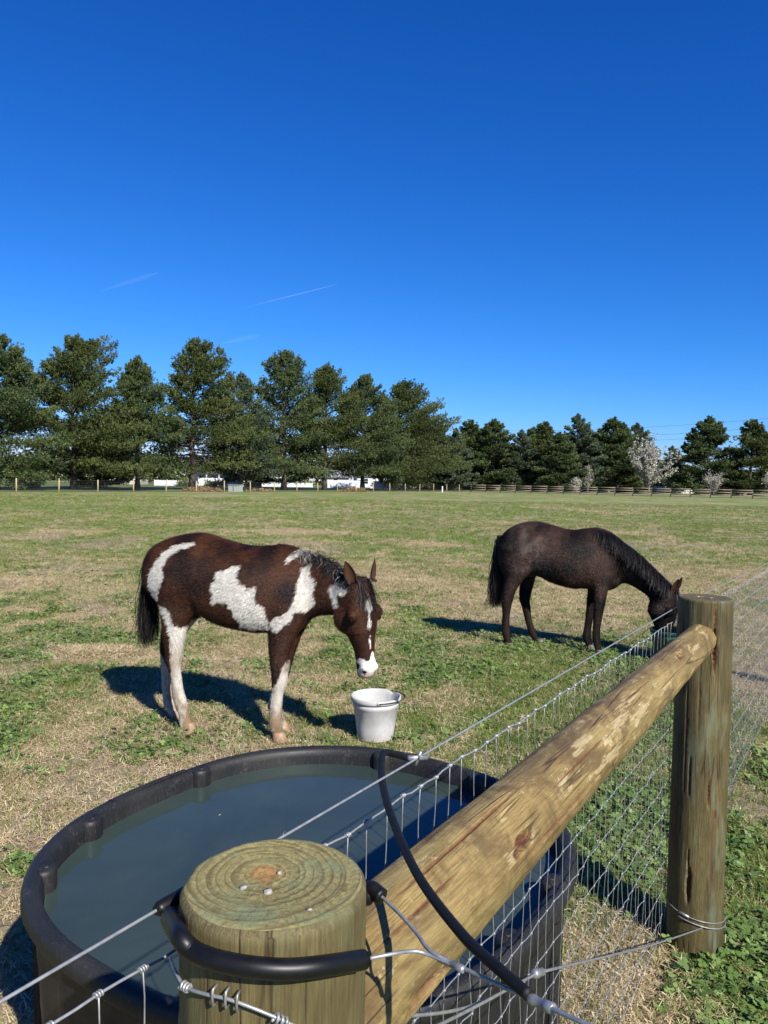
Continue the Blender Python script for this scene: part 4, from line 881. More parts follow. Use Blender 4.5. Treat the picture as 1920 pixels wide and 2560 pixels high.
def coat1(V, N, hd, fr):
    polys = [[fr.uz(x, y, -.17) for x, y in p] for p in W1]
    x, z = warp(V[:, 0], V[:, 2]); y = V[:, 1]; w = np.zeros(len(V), bool)
    for q, p in enumerate(polys):
        w |= in_poly(x, z, p)
    fu, fz = fr.uz(300, 780, -.1)
    zf = np.interp(z, [0, 2], [0, 2]); rear = V[:, 0] < fr.uz(600, 700)[0]
    w |= (y > .02) & rear & (z < .40+.05*np.sin(V[:, 0]*40)); w |= (y > .02) & ~rear & (z < .33+.04*np.sin(V[:, 0]*50))
    br = np.array([.047, .019, .010]); dk = np.array([.018, .008, .006]); rd = np.array([.070, .026, .011])
    n1 = fbm(V[:, 0]*7, V[:, 2]*7+y*3, 4); up = sstep(.75, 1.2, V[:, 2]); n2 = fbm(V[:, 0]*45+9, V[:, 2]*20, 2)
    c = dk+(br-dk)*sstep(.28, .62, n1)[:, None]; c = c + (rd-br)*(up*sstep(.35, .7, n1))[:, None]
    c = c*(.7+.6*n2)[:, None]
    wh = np.array([.64, .61, .55])*(.84+.3*n2)[:, None]
    low = .60*sstep(.60, .40, V[:, 2])+.40*sstep(.34, .08, V[:, 2]); dirt = sstep(.36, .62, fbm(V[:, 0]*26+y*11, V[:, 2]*13, 4)); wh = wh*(1-(.34+.58*dirt)*low)[:, None] + np.array([.20, .125, .058])*((.34+.58*dirt)*low)[:, None]
    bel = sstep(.62, .54, V[:, 2])*(V[:, 2] > .42); wh = wh*(1-.25*bel)[:, None] + np.array([.40, .30, .17])*(.25*bel)[:, None]
    c = np.where(w[:, None], wh, c)
    t, nn, s = hd; head = (t > -.06) & (t < .6) & (np.abs(s) < .14) & (nn > -.22) & (nn < .14) & (V[:, 0] > fr.uz(1262, 600)[0])
    jt = .010*(fbm(s*60, t*60, 2)-.5)*2; s2 = s + jt
    hc = dk + (br-dk)*sstep(.25, .7, n1)[:, None]; hc = hc + np.array([.022, .008, .003])*(sstep(.05, .16, t)*sstep(.40, .25, t)*sstep(.03, .07, np.abs(s)))[:, None]; hc = hc*(.7+.6*n2)[:, None]
    star = ((s2/.022)**2+((t-.115)/.032)**2 < 1) & (nn > .03); strip = (np.abs(s2-.004) < .007*(1+.5*np.sin(t*60))) & (t > .10) & (t < .255) & (nn > .03)
    sn = (t > .405+.05*np.abs(s2)/.05+.02*np.sin(s*90)) & (nn > -.005+.018*np.sin(t*70)) ; lip = (t > .492) ; thin = (np.abs(s2-.004) < .004) & (t > .30) & (t < .38) & (nn > .03)
    hw = star | strip | sn | lip | thin
    hc = np.where(hw[:, None], np.array([.74, .71, .67])*(.88+.2*n2)[:, None], hc)
    pk = sstep(.50, .53, t)*.6; hc = hc*(1-pk)[:, None] + np.array([.52, .30, .26])*pk[:, None]
    mouth = (np.abs(nn+.020-.3*(t-.52)) < .006) & (t > .455) & (np.abs(s) > .012); hc = np.where(mouth[:, None], np.array([.03, .02, .018]), hc)
    nost = ((t-.512)/.016)**2+((nn-.040)/.013)**2 < 1; hc = np.where((nost & (np.abs(s) > .03))[:, None], np.array([.02, .012, .012]), hc)
    eye = ((t-.20)/.022)**2+((nn-.040)/.015)**2 < 1; hc = np.where((eye & (np.abs(s) > .06))[:, None], np.array([.008, .006, .006]), hc)
    c = np.where((head)[:, None], hc, c)
    nkp = in_poly(x, z, [fr.uz(a, b, -.17) for a, b in W1[4]]) & ~(head & (t > .05) & (nn > -.08)) & (y < 0)
    return np.where(nkp[:, None], wh, c)
def hair1(e, fr, V, N, P0, ax3, S):
    # mane: short and tousled, falling to the near side and over the crest
    r, k = crest_roots(fr, [(810, 200), (900, 200), (1000, 212), (1080, 238), (1160, 262), (1240, 305), (1310, 352), (1345, 375)], 2600, V, .016)
    d = np.c_[rng.normal(.30, .4, len(r)), rng.normal(-.55, .45, len(r)), rng.uniform(.35, .95, len(r))]
    ln = rng.uniform(.05, .115, len(r))*(.6+.6*sstep(.1, .5, k)); sh = np.where((k > .30) & (k < .44), (rng.random(len(r)) < .65)*.9, (rng.random(len(r)) < .06)*.7) + rng.random(len(r))*.03
    strands('mane', r-[0, 0, .004], d, ln, M['mixed_hair'], e, .0015, 6, 2.2, sh, .012)
    t, n, sd = ax3; m = 420; u = rng.uniform(-.045, .045, m)
    ro = P0 + (t*rng.uniform(-.04, .03, m)[:, None] + n*.055 + sd*u[:, None])*S; dd = n*.35 + t*1.0 + sd*rng.normal(0, .16, m)[:, None] + n*rng.normal(0, .1, m)[:, None]
    strands('forelock', ro, dd, rng.uniform(.08, .19, m), M['black_hair'], e, .0013, 6, .35, None, .006)
    m = 1900; a = catmull([(*fr.uz(x, y), 0) for x, y in ((150, 245), (125, 310), (112, 400), (112, 520))], 60); i = (rng.random(m)**1.5*59).astype(int); ro = a[i][:, [0, 2, 1]]; ro[:, 2] = a[i, 1]; ro[:, 1] = rng.normal(0, .026, m); ro[:, 0] += rng.normal(.014, .013, m)
    zt = fr.uz(110, 800)[1]; ln = np.maximum(.12, (ro[:, 2]-zt)*rng.uniform(.55, 1.0, m)); dd = np.c_[rng.normal(-.10, .07, m), rng.normal(0, .09, m), -np.ones(m)]
    strands('tail', ro, dd, ln, M['black_hair'], e, .0024, 9, 1.0, rng.random(m)*.8, .016)
M_EAR1 = (.032, .015, .009)
head1 = dict(poll=(1372, 432), lat=-.10, turn=R(-40), pitch=R(80), scale=.985, earcol=M_EAR1,
    ears={'r': ((-.015, .030, -.066), (-1.0, .12, -.20), (.12, .80, -.55), .138, .040), 'l': ((-.015, .030, .066), (-1.0, .12, .38), (.12, .85, .45), .138, .040)})
# sd = t x n : which side is which is settled by the sign of the lateral axis
build_horse('horse', 'brown and white paint foal with lowered head standing by the white bucket', F1, tr1, nk1,
    [(hf1, .095, .05), (ff1, .085, .04), (hn1, -.105, .05), (fn1, -.095, .04)],
    [(326, 402, 1304, -.105, M['hoof_pale']), (262, 322, 1248, .095, M['hoof_pale']), (856, 942, 1388, -.095, M['hoof_pale']), (898, 960, 1288, .085, M['hoof_pale'])],
    head1, coat1, 150000, hair1)

# --- the black horse at its feed bucket
F2 = HorseFrame((1.72, 7.36), R(-25), (1020, 1270), 2.304)
tr2 = [(526, 200, 330, .05), (540, 165, 360, .12), (570, 128, 390, .17), (620, 98, 405, .21), (690, 80, 395, .235), (760, 82, 392, .24), (830, 100, 425, .243), (900, 120, 448, .25), (960, 126, 462, .25), (1020, 118, 462, .24), (1080, 120, 466, .222), (1130, 136, 470, .195), (1180, 166, 466, .155), (1215, 205, 440, .11), (1240, 260, 400, .05)]
nk2 = [(1080, 128, 440, .15), (1130, 134, 452, .14), (1200, 168, 440, .122), (1260, 212, 432, .107), (1320, 256, 460, .096), (1380, 310, 502, .088), (1430, 358, 560, .08, -.01), (1480, 405, 570, .072, -.02), (1510, 436, 545, .055, -.03)]
hn2 = [(230, 545, 730, .5), (300, 532, 728, .5), (350, 540, 708, .52), (400, 558, 668, .56), (450, 552, 635, .62), (490, 545, 615, .7), (525, 540, 604, .74), (560, 541, 596, .72), (620, 543, 586, .72), (680, 540, 584, .76), (715, 538, 590, .84), (745, 548, 590, .86), (778, 558, 604, .9)]
hf2 = [(230, 600, 740, .5), (300, 620, 744, .5), (360, 645, 742, .55), (420, 648, 728, .6), (480, 644, 712, .66), (530, 642, 702, .74), (570, 655, 706, .72), (640, 672, 712, .72), (690, 686, 728, .78), (725, 696, 742, .86), (760, 718, 762, .88), (795, 735, 788, .9)]
fn2 = [(380, 1075, 1190, .45), (430, 1078, 1170, .5), (480, 1077, 1150, .62), (550, 1073, 1136, .72), (605, 1068, 1124, .84), (650, 1066, 1116, .78), (700, 1064, 1108, .76), (750, 1062, 1108, .84), (790, 1070, 1110, .86), (825, 1080, 1122, .9), (852, 1080, 1130, .9)]
ff2 = [(380, 1040, 1150, .45), (430, 1040, 1130, .5), (480, 1036, 1104, .62), (550, 1030, 1086, .72), (605, 1024, 1074, .84), (650, 1020, 1064, .78), (700, 1012, 1056, .76), (740, 1006, 1056, .84), (775, 1018, 1060, .86), (800, 1028, 1070, .9), (820, 1030, 1082, .9)]
def coat2(V, N, hd, fr):
    n1 = fbm(V[:, 0]*6+20, V[:, 2]*6, 4); n2 = fbm(V[:, 0]*50, V[:, 2]*22, 2); n3 = fbm(V[:, 0]*13+5, V[:, 2]*13, 4)
    dk = np.array([.008, .006, .0055]); br = np.array([.036, .0195, .0145]); c = dk+(br-dk)*sstep(.25, .65, n1)[:, None]
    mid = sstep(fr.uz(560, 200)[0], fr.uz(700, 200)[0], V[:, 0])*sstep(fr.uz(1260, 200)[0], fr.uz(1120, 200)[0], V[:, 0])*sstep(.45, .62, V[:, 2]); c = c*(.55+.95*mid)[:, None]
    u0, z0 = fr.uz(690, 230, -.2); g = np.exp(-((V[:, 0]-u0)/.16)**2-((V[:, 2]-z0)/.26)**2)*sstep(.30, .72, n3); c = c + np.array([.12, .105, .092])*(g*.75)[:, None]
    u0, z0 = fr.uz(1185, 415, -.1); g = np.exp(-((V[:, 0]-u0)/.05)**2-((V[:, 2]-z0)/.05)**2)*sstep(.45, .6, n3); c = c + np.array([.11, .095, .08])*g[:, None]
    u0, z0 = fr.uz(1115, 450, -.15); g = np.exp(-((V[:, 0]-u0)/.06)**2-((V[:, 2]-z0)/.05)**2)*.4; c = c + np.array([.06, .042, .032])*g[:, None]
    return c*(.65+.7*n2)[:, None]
def hair2(e, fr, V, N, P0, ax3, S):
    r, k = crest_roots(fr, [(1000, 115), (1080, 118), (1150, 142), (1220, 182), (1300, 240), (1380, 310), (1440, 368), (1500, 425)], 5500, V, .016)
    d = np.c_[rng.normal(.06, .12, len(r)), rng.normal(-.85, .15, len(r)), rng.uniform(.05, .35, len(r))]
    strands('mane', r, d, rng.uniform(.09, .22, len(r))*(.65+.5*sstep(0, .3, k)), M['black_hair'], e, .0015, 6, 1.7, rng.random(len(r)), .005)
    t, n, sd = ax3; m = 260; ro = P0 + (t*rng.uniform(-.04, .03, m)[:, None] + n*.055 + sd*rng.uniform(-.04, .04, m)[:, None])*S; dd = n*.4 + t + sd*rng.normal(0, .2, m)[:, None]
    strands('forelock', ro, dd, rng.uniform(.08, .17, m), M['black_hair'], e, .002, 5, .4, None, .008)
    m = 1700; a = catmull([(*fr.uz(x, y), 0) for x, y in ((550, 158), (532, 210), (524, 290), (520, 380))], 60); i = (rng.random(m)**1.6*59).astype(int); ro = np.c_[a[i, 0]+rng.normal(.004, .024, m), rng.normal(0, .03, m), a[i, 1]]
    zt = fr.uz(500, 570)[1]; ln = np.maximum(.12, (ro[:, 2]-zt)*rng.uniform(.6, 1.02, m)); dd = np.c_[rng.normal(-.10, .09, m), rng.normal(0, .10, m), -np.ones(m)]
    strands('tail', ro, dd, ln, M['black_hair'], e, .0034, 9, 1.0, rng.random(m), .016)
head2 = dict(poll=(1512, 478), lat=-.03, turn=R(-8), pitch=R(97), scale=.98, earcol=(.030, .014, .010), fl=1.0, fw=.0016,
    ears={'r': ((-.015, .03, -.056), (-1.0, .30, -.12), (.1, .60, -.8), .130, .036), 'l': ((-.015, .03, .056), (-1.0, .30, .2), (.1, .6, .8), .130, .036)})
build_horse('horse', 'black brown horse with long black mane feeding behind the far fence post', F2, tr2, nk2,
    [(hf2, .11, .05), (ff2, .09, .04), (hn2, -.115, .05), (fn2, -.10, .04)],
    [(556, 606, 782, -.115, M['hoof_dark']), (735, 790, 798, .11, M['hoof_dark']), (1078, 1132, 857, -.10, M['hoof_dark']), (1028, 1082, 824, .09, M['hoof_dark'])],
    head2, coat2, 100000, hair2, .0095)

# ------------------------------------------------------------------ far fences, road, lawn
def wire_fence_line(px_):                                        # depth of the far fence behind a photograph column
    q = (px_-CX)/FPX; k = (q*70+33.9)/(2.48-q*3.39); return 70+3.39*k
ff = empty('far_wire_fence', (-33.9, 70, 0)); FW0 = np.array([-33.9, 70, 0.])
M['far_post'] = plain('new_pine_post', (.46, .36, .20), .7, 0, .25, 3); M['board'] = plain('weathered_board', (.20, .165, .115), .75, 0, .35, 2.5)
M['far_wire'] = plain('far_wire', (.16, .16, .155), .6, .2, .2, 1)
pm = None
for k in range(-7, 21):
    b = MB(); h = 1.33+.05*math.sin(k*2.3); x, y = 2.48*k, 3.39*k
    b.tube([[x, y, -.1], [x+.01*math.sin(k), y, h*.5], [x+.02*math.sin(k*1.7), y, h-.02], [x+.02*math.sin(k*1.7), y, h]], [.068, .066, .062, .05], 9); b.build('post', M['far_post'], ff)
for z in (1.18, 1.02, .86, .70, .55, .42, .30, .18):
    b = MB(); b.tube([[2.48*k, 3.39*k-.07, z] for k in (-7, 0, 7, 14, 20)], .0045, 4); b.build('line_wire', M['far_wire'], ff)
tag(ff, 'wire fence on pale round posts crossing the pasture before the tall pines', 'wire fence')
RF0 = np.array([15.7, 137.8]); RF1 = np.array([54.0, 112.0]); rd = (RF1-RF0)/np.linalg.norm(RF1-RF0); rfl = 2.9; nsec = 25
rf = empty('board_fence', (*RF0, 0)); ra = math.atan2(rd[1], rd[0])
for k in range(nsec+1):
    p = rd*rfl*k; b = MB(); b.box((p[0], p[1], .68), (.15, .14, 1.40), ra); b.build('post', M['board'], rf)
    if k < nsec:
        q = rd*rfl*(k+.5); nr = np.array([rd[1], -rd[0]])*.09
        for z in (1.24, .86, .47):
            b = MB(); dz = .02*math.sin(k*3.1+z*7); b.box((q[0]+nr[0], q[1]+nr[1], z+dz), (rfl-.02, .04, .17), ra+.004*math.sin(k*1.9)); b.build('rail', M['board'], rf)
tag(rf, 'brown three-rail board fence along the roadside under the distant trees', 'board fence')
def strip(name, pts, w, z, mat, label, cat):
    P = catmull(pts, 24); T = np.gradient(P, axis=0); T /= np.linalg.norm(T, axis=1)[:, None]; Nn = np.c_[-T[:, 1], T[:, 0]]; V = np.concatenate([np.c_[P-Nn*w/2, np.full(24, z)], np.c_[P+Nn*w/2, np.full(24, z)]])
    o = make_mesh(name, V, [(i, i+1, 25+i, 24+i) for i in range(23)], mat); return tag(o, label, cat, kind='structure')
M['asphalt'] = plain('asphalt', (.085, .085, .088), .85, 0, .2, 3, 0, .2, 'Object')
e_ = np.array([-rd[1], rd[0]])
strip('road', [RF0-rd*60+e_*9+np.array([0, 10]), RF0+e_*9, RF0+rd*40+e_*9, RF0+rd*140+e_*9], 7.0, .012, M['asphalt'], 'grey asphalt road behind the board fence', 'road')
def m_lawn():
    t = NT('mown_lawn'); p = t.pos(); n = t.noise(p, .35, 5, .7); n2 = t.noise(p, 5, 4, .7)
    c = t.mix(n2, t.ramp(n, [(.3, (.075, .115, .030)), (.7, (.15, .185, .065))]), (.13, .15, .06)); return t.done(c, .9, 0, t.bump(n2, .5, .05), .1)
lw = np.array([[-110, 66, .008], [-33.9-.6, 72.5, .008], [15.7-.8, 141, .008], [10, 205, .008], [-60, 230, .008], [-160, 180, .008]])
lawn = make_mesh('lawn', lw, [tuple(range(6))], m_lawn()); tag(lawn, 'mown green lawn under the pines behind the wire fence', 'lawn', kind='structure')
M['needle_litter'] = plain('needle_litter', (.20, .115, .055), .9, 0, .4, 3)

# ------------------------------------------------------------------ trees
def m_leaf(name, lo, hi, trans=.18, rough=.6):
    t = NT(name); a = t.attr('tint'); c = t.mix(1.0, t.ramp(a.outputs['Fac'], [(0, lo), (1, hi)]), (1.10, 1.08, 1.0), 'MULTIPLY')
    d = t.n('BsdfPrincipled', {'Base Color': c, 'Roughness': rough, 'Specular IOR Level': .25}); tr = t.n('BsdfTranslucent', {'Color': c}); mx = t.n('MixShader', {0: trans, 1: d.outputs[0], 2: tr.outputs[0]})
    t.t.links.new(mx.outputs[0], t.out.inputs[0]); return t.m
M['needle_olive'] = m_leaf('olive_pine_needles', (.042, .064, .020), (.165, .190, .062), .33)
M['needle_green'] = m_leaf('green_pine_needles', (.040, .066, .026), (.165, .205, .078), .33)
M['needle_blue'] = m_leaf('bluish_pine_needles', (.042, .068, .042), (.165, .205, .120), .33)
M['blossom'] = m_leaf('white_blossom', (.20, .19, .155), (.55, .54, .50), .25)
M['bud'] = m_leaf('pale_buds', (.22, .17, .13), (.52, .45, .38), .25)
M['shrub'] = m_leaf('shrub_leaves', (.045, .07, .02), (.14, .17, .055))
M['brush'] = m_leaf('dry_brush', (.14, .085, .045), (.34, .22, .12))
M['bark'] = plain('pine_bark', (.085, .068, .055), .9, 0, .45, 1.6, .4, .15)
M['bark_warm'] = plain('split_pine_wood', (.30, .17, .075), .85, 0, .35, 2.5)
M['twig'] = plain('grey_twigs', (.20, .175, .15), .85, 0, .3, 2)
def pine_meshes(H, Rm, seed, low=.13, leafy=1.0, mat='needle_green', lean=.15, top=.35, nlimb=78, blade=(.34, .075), tufts=46, dead=10, KB=8):
    g = np.random.default_rng(seed); trunk = MB(); limbs = MB(); LV = []; TI = []
    tz = np.linspace(0, 1, 12); bx = .25*np.sin(tz*3+seed)*tz; by = .2*np.cos(tz*2.3+seed)*tz
    tp_ = np.c_[bx, by, tz*H*.97]; r0 = .020*H
    trunk.tube(tp_, r0*(1-tz*.93)*np.r_[1.35, np.ones(11)], 9)
    at_ = lambda z: np.array([np.interp(z/H, tz, bx), np.interp(z/H, tz, by), z])
    gap = g.uniform(0, 6.28, 5); lobes = [(g.uniform(0, 6.28), g.uniform(.25, .85)*H, g.uniform(-.30, .25)) for _ in range(9)]
    for q in range(nlimb):
        t = (q+g.uniform(0, 1))/nlimb; z = H*(low+(1-low)*t**.92); u = (z/H-low)/(1-low); a = g.uniform(0, 6.28)
        prof = (min(1, (u+.16)/.28))**.5*max(0, 1-u**1.75)**.85+.05
        lob = sum(w*math.exp(-((z-lz)/(.10*H))**2)*max(0, math.cos(a-la))**2 for la, lz, w in lobes)
        L = Rm*prof*(.80+.32*g.random())*(1+lob)*(1+lean*math.cos(a))
        L = max(L, .5); el = R(-14+66*u**1.2+g.normal(0, 9)); d = np.array([math.cos(a)*math.cos(el), math.sin(a)*math.cos(el), math.sin(el)]); P0 = at_(z)
        pts = [P0]; dd = d.copy()
        for k in range(4): dd = dd+np.array([.06*lean/.15*.5, 0, .10-.02*k]) + g.normal(0, .06, 3); dd /= np.linalg.norm(dd); pts.append(pts[-1]+dd*L/4)
        pts = np.array(pts); limbs.tube(pts, np.linspace(.010*L+.022, .010, 5), 4, False)
        n = int(tufts*leafy*(L/(.62*Rm))**1.25*g.uniform(.6, 1.3))+5
        s = g.uniform(.22, 1.0, n)**.75; i = np.minimum((s*4).astype(int), 3); f = (s*4-i)[:, None]; C_ = pts[i]*(1-f)+pts[i+1]*f
        side = np.array([-d[1], d[0], 0]); side /= np.linalg.norm(side)+1e-9; spread = .30*L*(.35+.65*np.sin(np.clip(s, 0, 1)*2.6))
        C_ = C_ + side*(g.normal(0, .55, n)*spread)[:, None] + np.array([0, 0, 1])*(g.normal(.05, .20, n)*(.8+.32*spread))[:, None]
        tint = np.clip(g.uniform(.1, .55)+g.normal(0, .16, n), 0, 1)
        LV.append(C_); TI.append(np.c_[tint, np.tile(d+np.array([0, 0, .75]), (n, 1))])
    for q in range(dead):
        z = H*g.uniform(.06, low+.10); a = g.uniform(0, 6.28); L = Rm*g.uniform(.25, .8); d = np.array([math.cos(a), math.sin(a), g.uniform(-.1, .35)]); pts = [at_(z)]
        for k in range(3): d = d+g.normal(0, .18, 3); pts.append(pts[-1]+d/np.linalg.norm(d)*L/3)
        limbs.tube(np.array(pts), [.07, .05, .03, .012], 4, False)
    C_ = np.concatenate(LV); T_ = np.concatenate(TI); n = len(C_); K = KB
    dirs = T_[:, None, 1:] + g.normal(0, .75, (n, K, 3)); dirs /= np.linalg.norm(dirs, axis=2)[:, :, None]
    bl = blade[0]*g.uniform(.55, 1.25, (n, K, 1)); sd = np.cross(dirs, g.normal(0, 1, (n, K, 3))); sd /= np.linalg.norm(sd, axis=2)[:, :, None]+1e-9
    c0 = C_[:, None, :] + g.normal(0, .05, (n, K, 3)); w = blade[1]*g.uniform(.6, 1.3, (n, K, 1))
    V = np.stack([c0, c0+dirs*bl*.55+sd*w, c0+dirs*bl, c0+dirs*bl*.55-sd*w], 2).reshape(-1, 3); F = np.arange(len(V)).reshape(-1, 4)
    ti = np.repeat(np.clip(T_[:, :1]+g.normal(0, .10, (n, K)), 0, 1).ravel(), 4)
    return trunk, limbs, V, F, ti, M[mat]
def plant(name, loc, tr, label, cat, group=None, rz=0.0, sc_=1.0, bark='bark'):
    trunk, limbs, V, F, ti, m = tr; e = empty(name, tuple(loc), rz); e.scale = (sc_,)*3
    trunk.build('trunk', M[bark], e); limbs.build('limbs', M[bark], e); make_mesh('crown', V, F, m, e, False, {'tint': ti}); return tag(e, label, cat, group)
D_ = 1920/1659
#        column  top y  half width px  material  low  leafy lean  label
big = [(-8, 728, 92, 'needle_green', .10, 1.15, .10, 'broad tall pine standing at the near end of the tall row', 36),
       (158, 735, 106, 'needle_olive', .13, 1.30, .12, 'wide dense olive-green pine with a forked dark trunk base', 2),
       (296, 776, 66, 'needle_green', .15, .85, .05, 'slender pine with an open crown and bare straight lower trunk', 3),
       (414, 735, 88, 'needle_olive', .16, 1.15, .22, 'tall full pine beside the white house, its crown blown to one side', 4),
       (518, 810, 62, 'needle_blue', .10, .70, .0, 'thin grey-green pine with see-through crown and bare twigs', 5),
       (612, 760, 82, 'needle_green', .14, .95, .05, 'tall dark pine with a split orange scar on its trunk', 6),
       (700, 792, 76, 'needle_olive', .16, 1.10, .10, 'round-topped pine with leaning dark lower limbs near the shed', 7),
       (782, 812, 70, 'needle_green', .15, 1.20, .05, 'dense dark green pine above a mound of reddish brush', 8),
       (858, 832, 84, 'needle_olive', .13, 1.15, .30, 'sprawling pine with long drooping boughs closing the tall row', 9)]
for (cx_, ty, hw, mt, low, leafy, lean, lab, sd_) in big:
    pxs = cx_*D_; dep = wire_fence_line(max(pxs, -60))*1.20; hor = 1187.3+.01745*pxs; H = .97*(1.6+(hor-ty*D_)*dep/FPX); Rm = hw*D_*dep/FPX
    trm = pine_meshes(H, Rm*1.38, sd_*11+5, low, leafy, mt, lean, nlimb=150, blade=(.22+.0006*dep, .032+.0002*dep), tufts=74, KB=9)
    e = plant('pine_tree', at_depth(pxs, dep), trm, lab, 'pine tree')
    if 'scar' in lab:
        b = MB(); b.tube([[-.36, -.15, 3.6], [-.30, -.30, 4.6], [-.22, -.28, 5.9], [-.1, -.22, 7.4]], [.10, .19, .17, .05], 7); b.build('split_wood', M['bark_warm'], e)
# lower pines between and behind, sharing their shapes
sm = [pine_meshes(1.0*h_, r_, s_, lo_, lf_, mt_, .1, nlimb=90, blade=(.40, .072), tufts=54, dead=6, KB=9) for h_, r_, s_, lo_, lf_, mt_ in ((14.5, 5.0, 71, .05, 1.2, 'needle_green'), (15.5, 4.6, 72, .06, 1.0, 'needle_blue'), (14.8, 5.4, 73, .04, 1.25, 'needle_olive'))]
protos = []
def small_pine(i, cx_, ty, dep, label, group, rz):
    pxs = cx_*D_; hor = 1187.3+.01745*pxs; H = 1.6+(hor-ty*D_)*dep/FPX; base = (14.5, 15.5, 14.8)[i]
    if len(protos) <= i or protos[i] is None:
        while len(protos) <= i: protos.append(None)
        protos[i] = e = plant('pine_tree', at_depth(pxs, dep), sm[i], label, 'pine tree', group)
    else: e = copy_tree(protos[i]); e.location = at_depth(pxs, dep)
    e.rotation_euler = (0, 0, rz); e.scale = (H/base*1.36, H/base*1.36, H/base); e['label'] = label
    if group: e['group'] = group
    elif 'group' in e: del e['group']
    return e
g1 = 'medium pines in the row behind the board fence'; l1 = 'medium pine in the unbroken dark row behind the board fence'
for q, (cx_, ty, dep) in enumerate(((945, 925, 172), (980, 932, 160), (1010, 914, 175), (1065, 913, 168), (1122, 935, 166), (1172, 918, 172), (1205, 940, 160), (1243, 903, 165), (1290, 935, 172), (1322, 910, 168), (1372, 922, 175), (1038, 932, 182), (1148, 930, 180), (1268, 934, 181), (1348, 930, 180))):
    small_pine(q % 3, cx_, ty, dep, l1, g1, q*1.9+.4)
small_pine(0, 1525, 908, 160, 'bushy pine beside the gap where the white house shows', None, 2.2)
small_pine(2, 1618, 914, 158, 'bushy pine standing close behind the flowering shrub', None, 4.0)
small_pine(1, 1690, 918, 165, 'bushy pine past the flowering shrub at the road', None, 5.1)
small_pine(1, 1448, 968, 190, 'small bluish pine peering out behind the white blossoming tree', None, 1.0)
small_pine(2, 208, 905, 112, 'short pine with a thin dark trunk behind the wide olive pine', None, 3.0)
small_pine(0, 560, 905, 150, 'short pine filling in behind the scarred pine', None, .3)
small_pine(2, 905, 900, 170, 'short pine where the tall row meets the medium row', None, .9)
def bloom(H, Rm, seed, mat, n_tw=900, leaf=.13, dens=5, low=.12, barky=1.0):
    g = np.random.default_rng(seed); trunk = MB(); limbs = MB(); trunk.tube([[0, 0, 0], [.05, 0, H*.12], [0, .04, H*.3], [.05, 0, H*.6]], [.03*H*.55, .014*H, .012*H, .005*H], 7); C_ = []
    for q in range(70):
        u = g.random(); z0 = H*(.08+.45*u); a = g.uniform(0, 6.28); el = R(g.uniform(25, 75)); L = Rm*g.uniform(.55, 1.15)*(1.25-.35*u)*(math.sin(math.pi*min(1, .22+u*.75))); d = np.array([math.cos(a)*math.cos(el), math.sin(a)*math.cos(el), math.sin(el)]); pts = [np.array([0, 0, z0])]
        for k in range(4): d = d+g.normal(0, .12, 3)+[0, 0, .08]; d /= np.linalg.norm(d); pts.append(pts[-1]+d*L/3.0)
        pts = np.array(pts); limbs.tube(pts, np.linspace(.05, .012, 5)*barky, 4, False); s = g.uniform(.15, 1, 26); i = np.minimum((s*4).astype(int), 3); f = (s*4-i)[:, None]; C_.append(pts[i]*(1-f)+pts[i+1]*f+g.normal(0, .22, (26, 3)))
    C_ = np.concatenate(C_); C_ = C_[(C_[:, 2] > H*low*.5)]; n = len(C_); K = dens; c0 = C_[:, None]+g.normal(0, .14, (n, K, 3)); a = g.normal(0, 1, (n, K, 3)); a /= np.linalg.norm(a, axis=2)[:, :, None]; b_ = np.cross(a, g.normal(0, 1, (n, K, 3))); b_ /= np.linalg.norm(b_, axis=2)[:, :, None]+1e-9
    w = leaf*g.uniform(.6, 1.3, (n, K, 1)); V = np.stack([c0-a*w, c0+b_*w*.6, c0+a*w, c0-b_*w*.6], 2).reshape(-1, 3); F = np.arange(len(V)).reshape(-1, 4)
    return trunk, limbs, V, F, np.repeat(np.clip(g.normal(.5, .28, n*K), 0, 1), 4), M[mat]
def put_bloom(name, cx_, ty, hw, dep, seed, mat, label, cat, **kw):
    pxs = cx_*D_; hor = 1187.3+.01745*pxs; H = 1.6+(hor-ty*D_)*dep/FPX; return plant(name, at_depth(pxs, dep), bloom(H, hw*D_*dep/FPX, seed, mat, **kw), label, cat, bark='twig')
put_bloom('pear_tree', 1400, 934, 62, 152, 3, 'blossom', 'large pear tree covered in white blossom in front of the pine row', 'pear tree', leaf=.17, dens=7)
put_bloom('flowering_shrub', 1541, 1012, 26, 148, 5, 'blossom', 'low round shrub of white blossom under the bushy pines', 'flowering shrub', leaf=.09, dens=2)
put_bloom('pear_tree', 1268, 962, 15, 158, 6, 'blossom', 'sparse white-flowering tree caught among the dark pines', 'pear tree', leaf=.09, dens=1)
put_bloom('flowering_sapling', 1243, 1012, 9, 150, 8, 'blossom', 'small scattered white-flowering sapling under the pine row', 'sapling', leaf=.10, dens=2)
put_bloom('bare_tree', 1112, 912, 30, 200, 9, 'bud', 'pale budding bare-branched tree rising behind the medium pines', 'bare tree', leaf=.12, dens=2)
put_bloom('bare_tree', 1203, 914, 28, 200, 10, 'bud', 'pale pinkish budding tree crown behind the highest medium pine', 'bare tree', leaf=.13, dens=3)
put_bloom('bare_tree', 955, 968, 34, 178, 12, 'blossom', 'pale flowering tree half hidden where the two pine rows meet', 'bare tree', leaf=.10, dens=2)
put_bloom('pear_tree', 1668, 1000, 22, 150, 13, 'blossom', 'white-flowering branches beside the road past the bushy pines', 'pear tree', leaf=.12, dens=3)
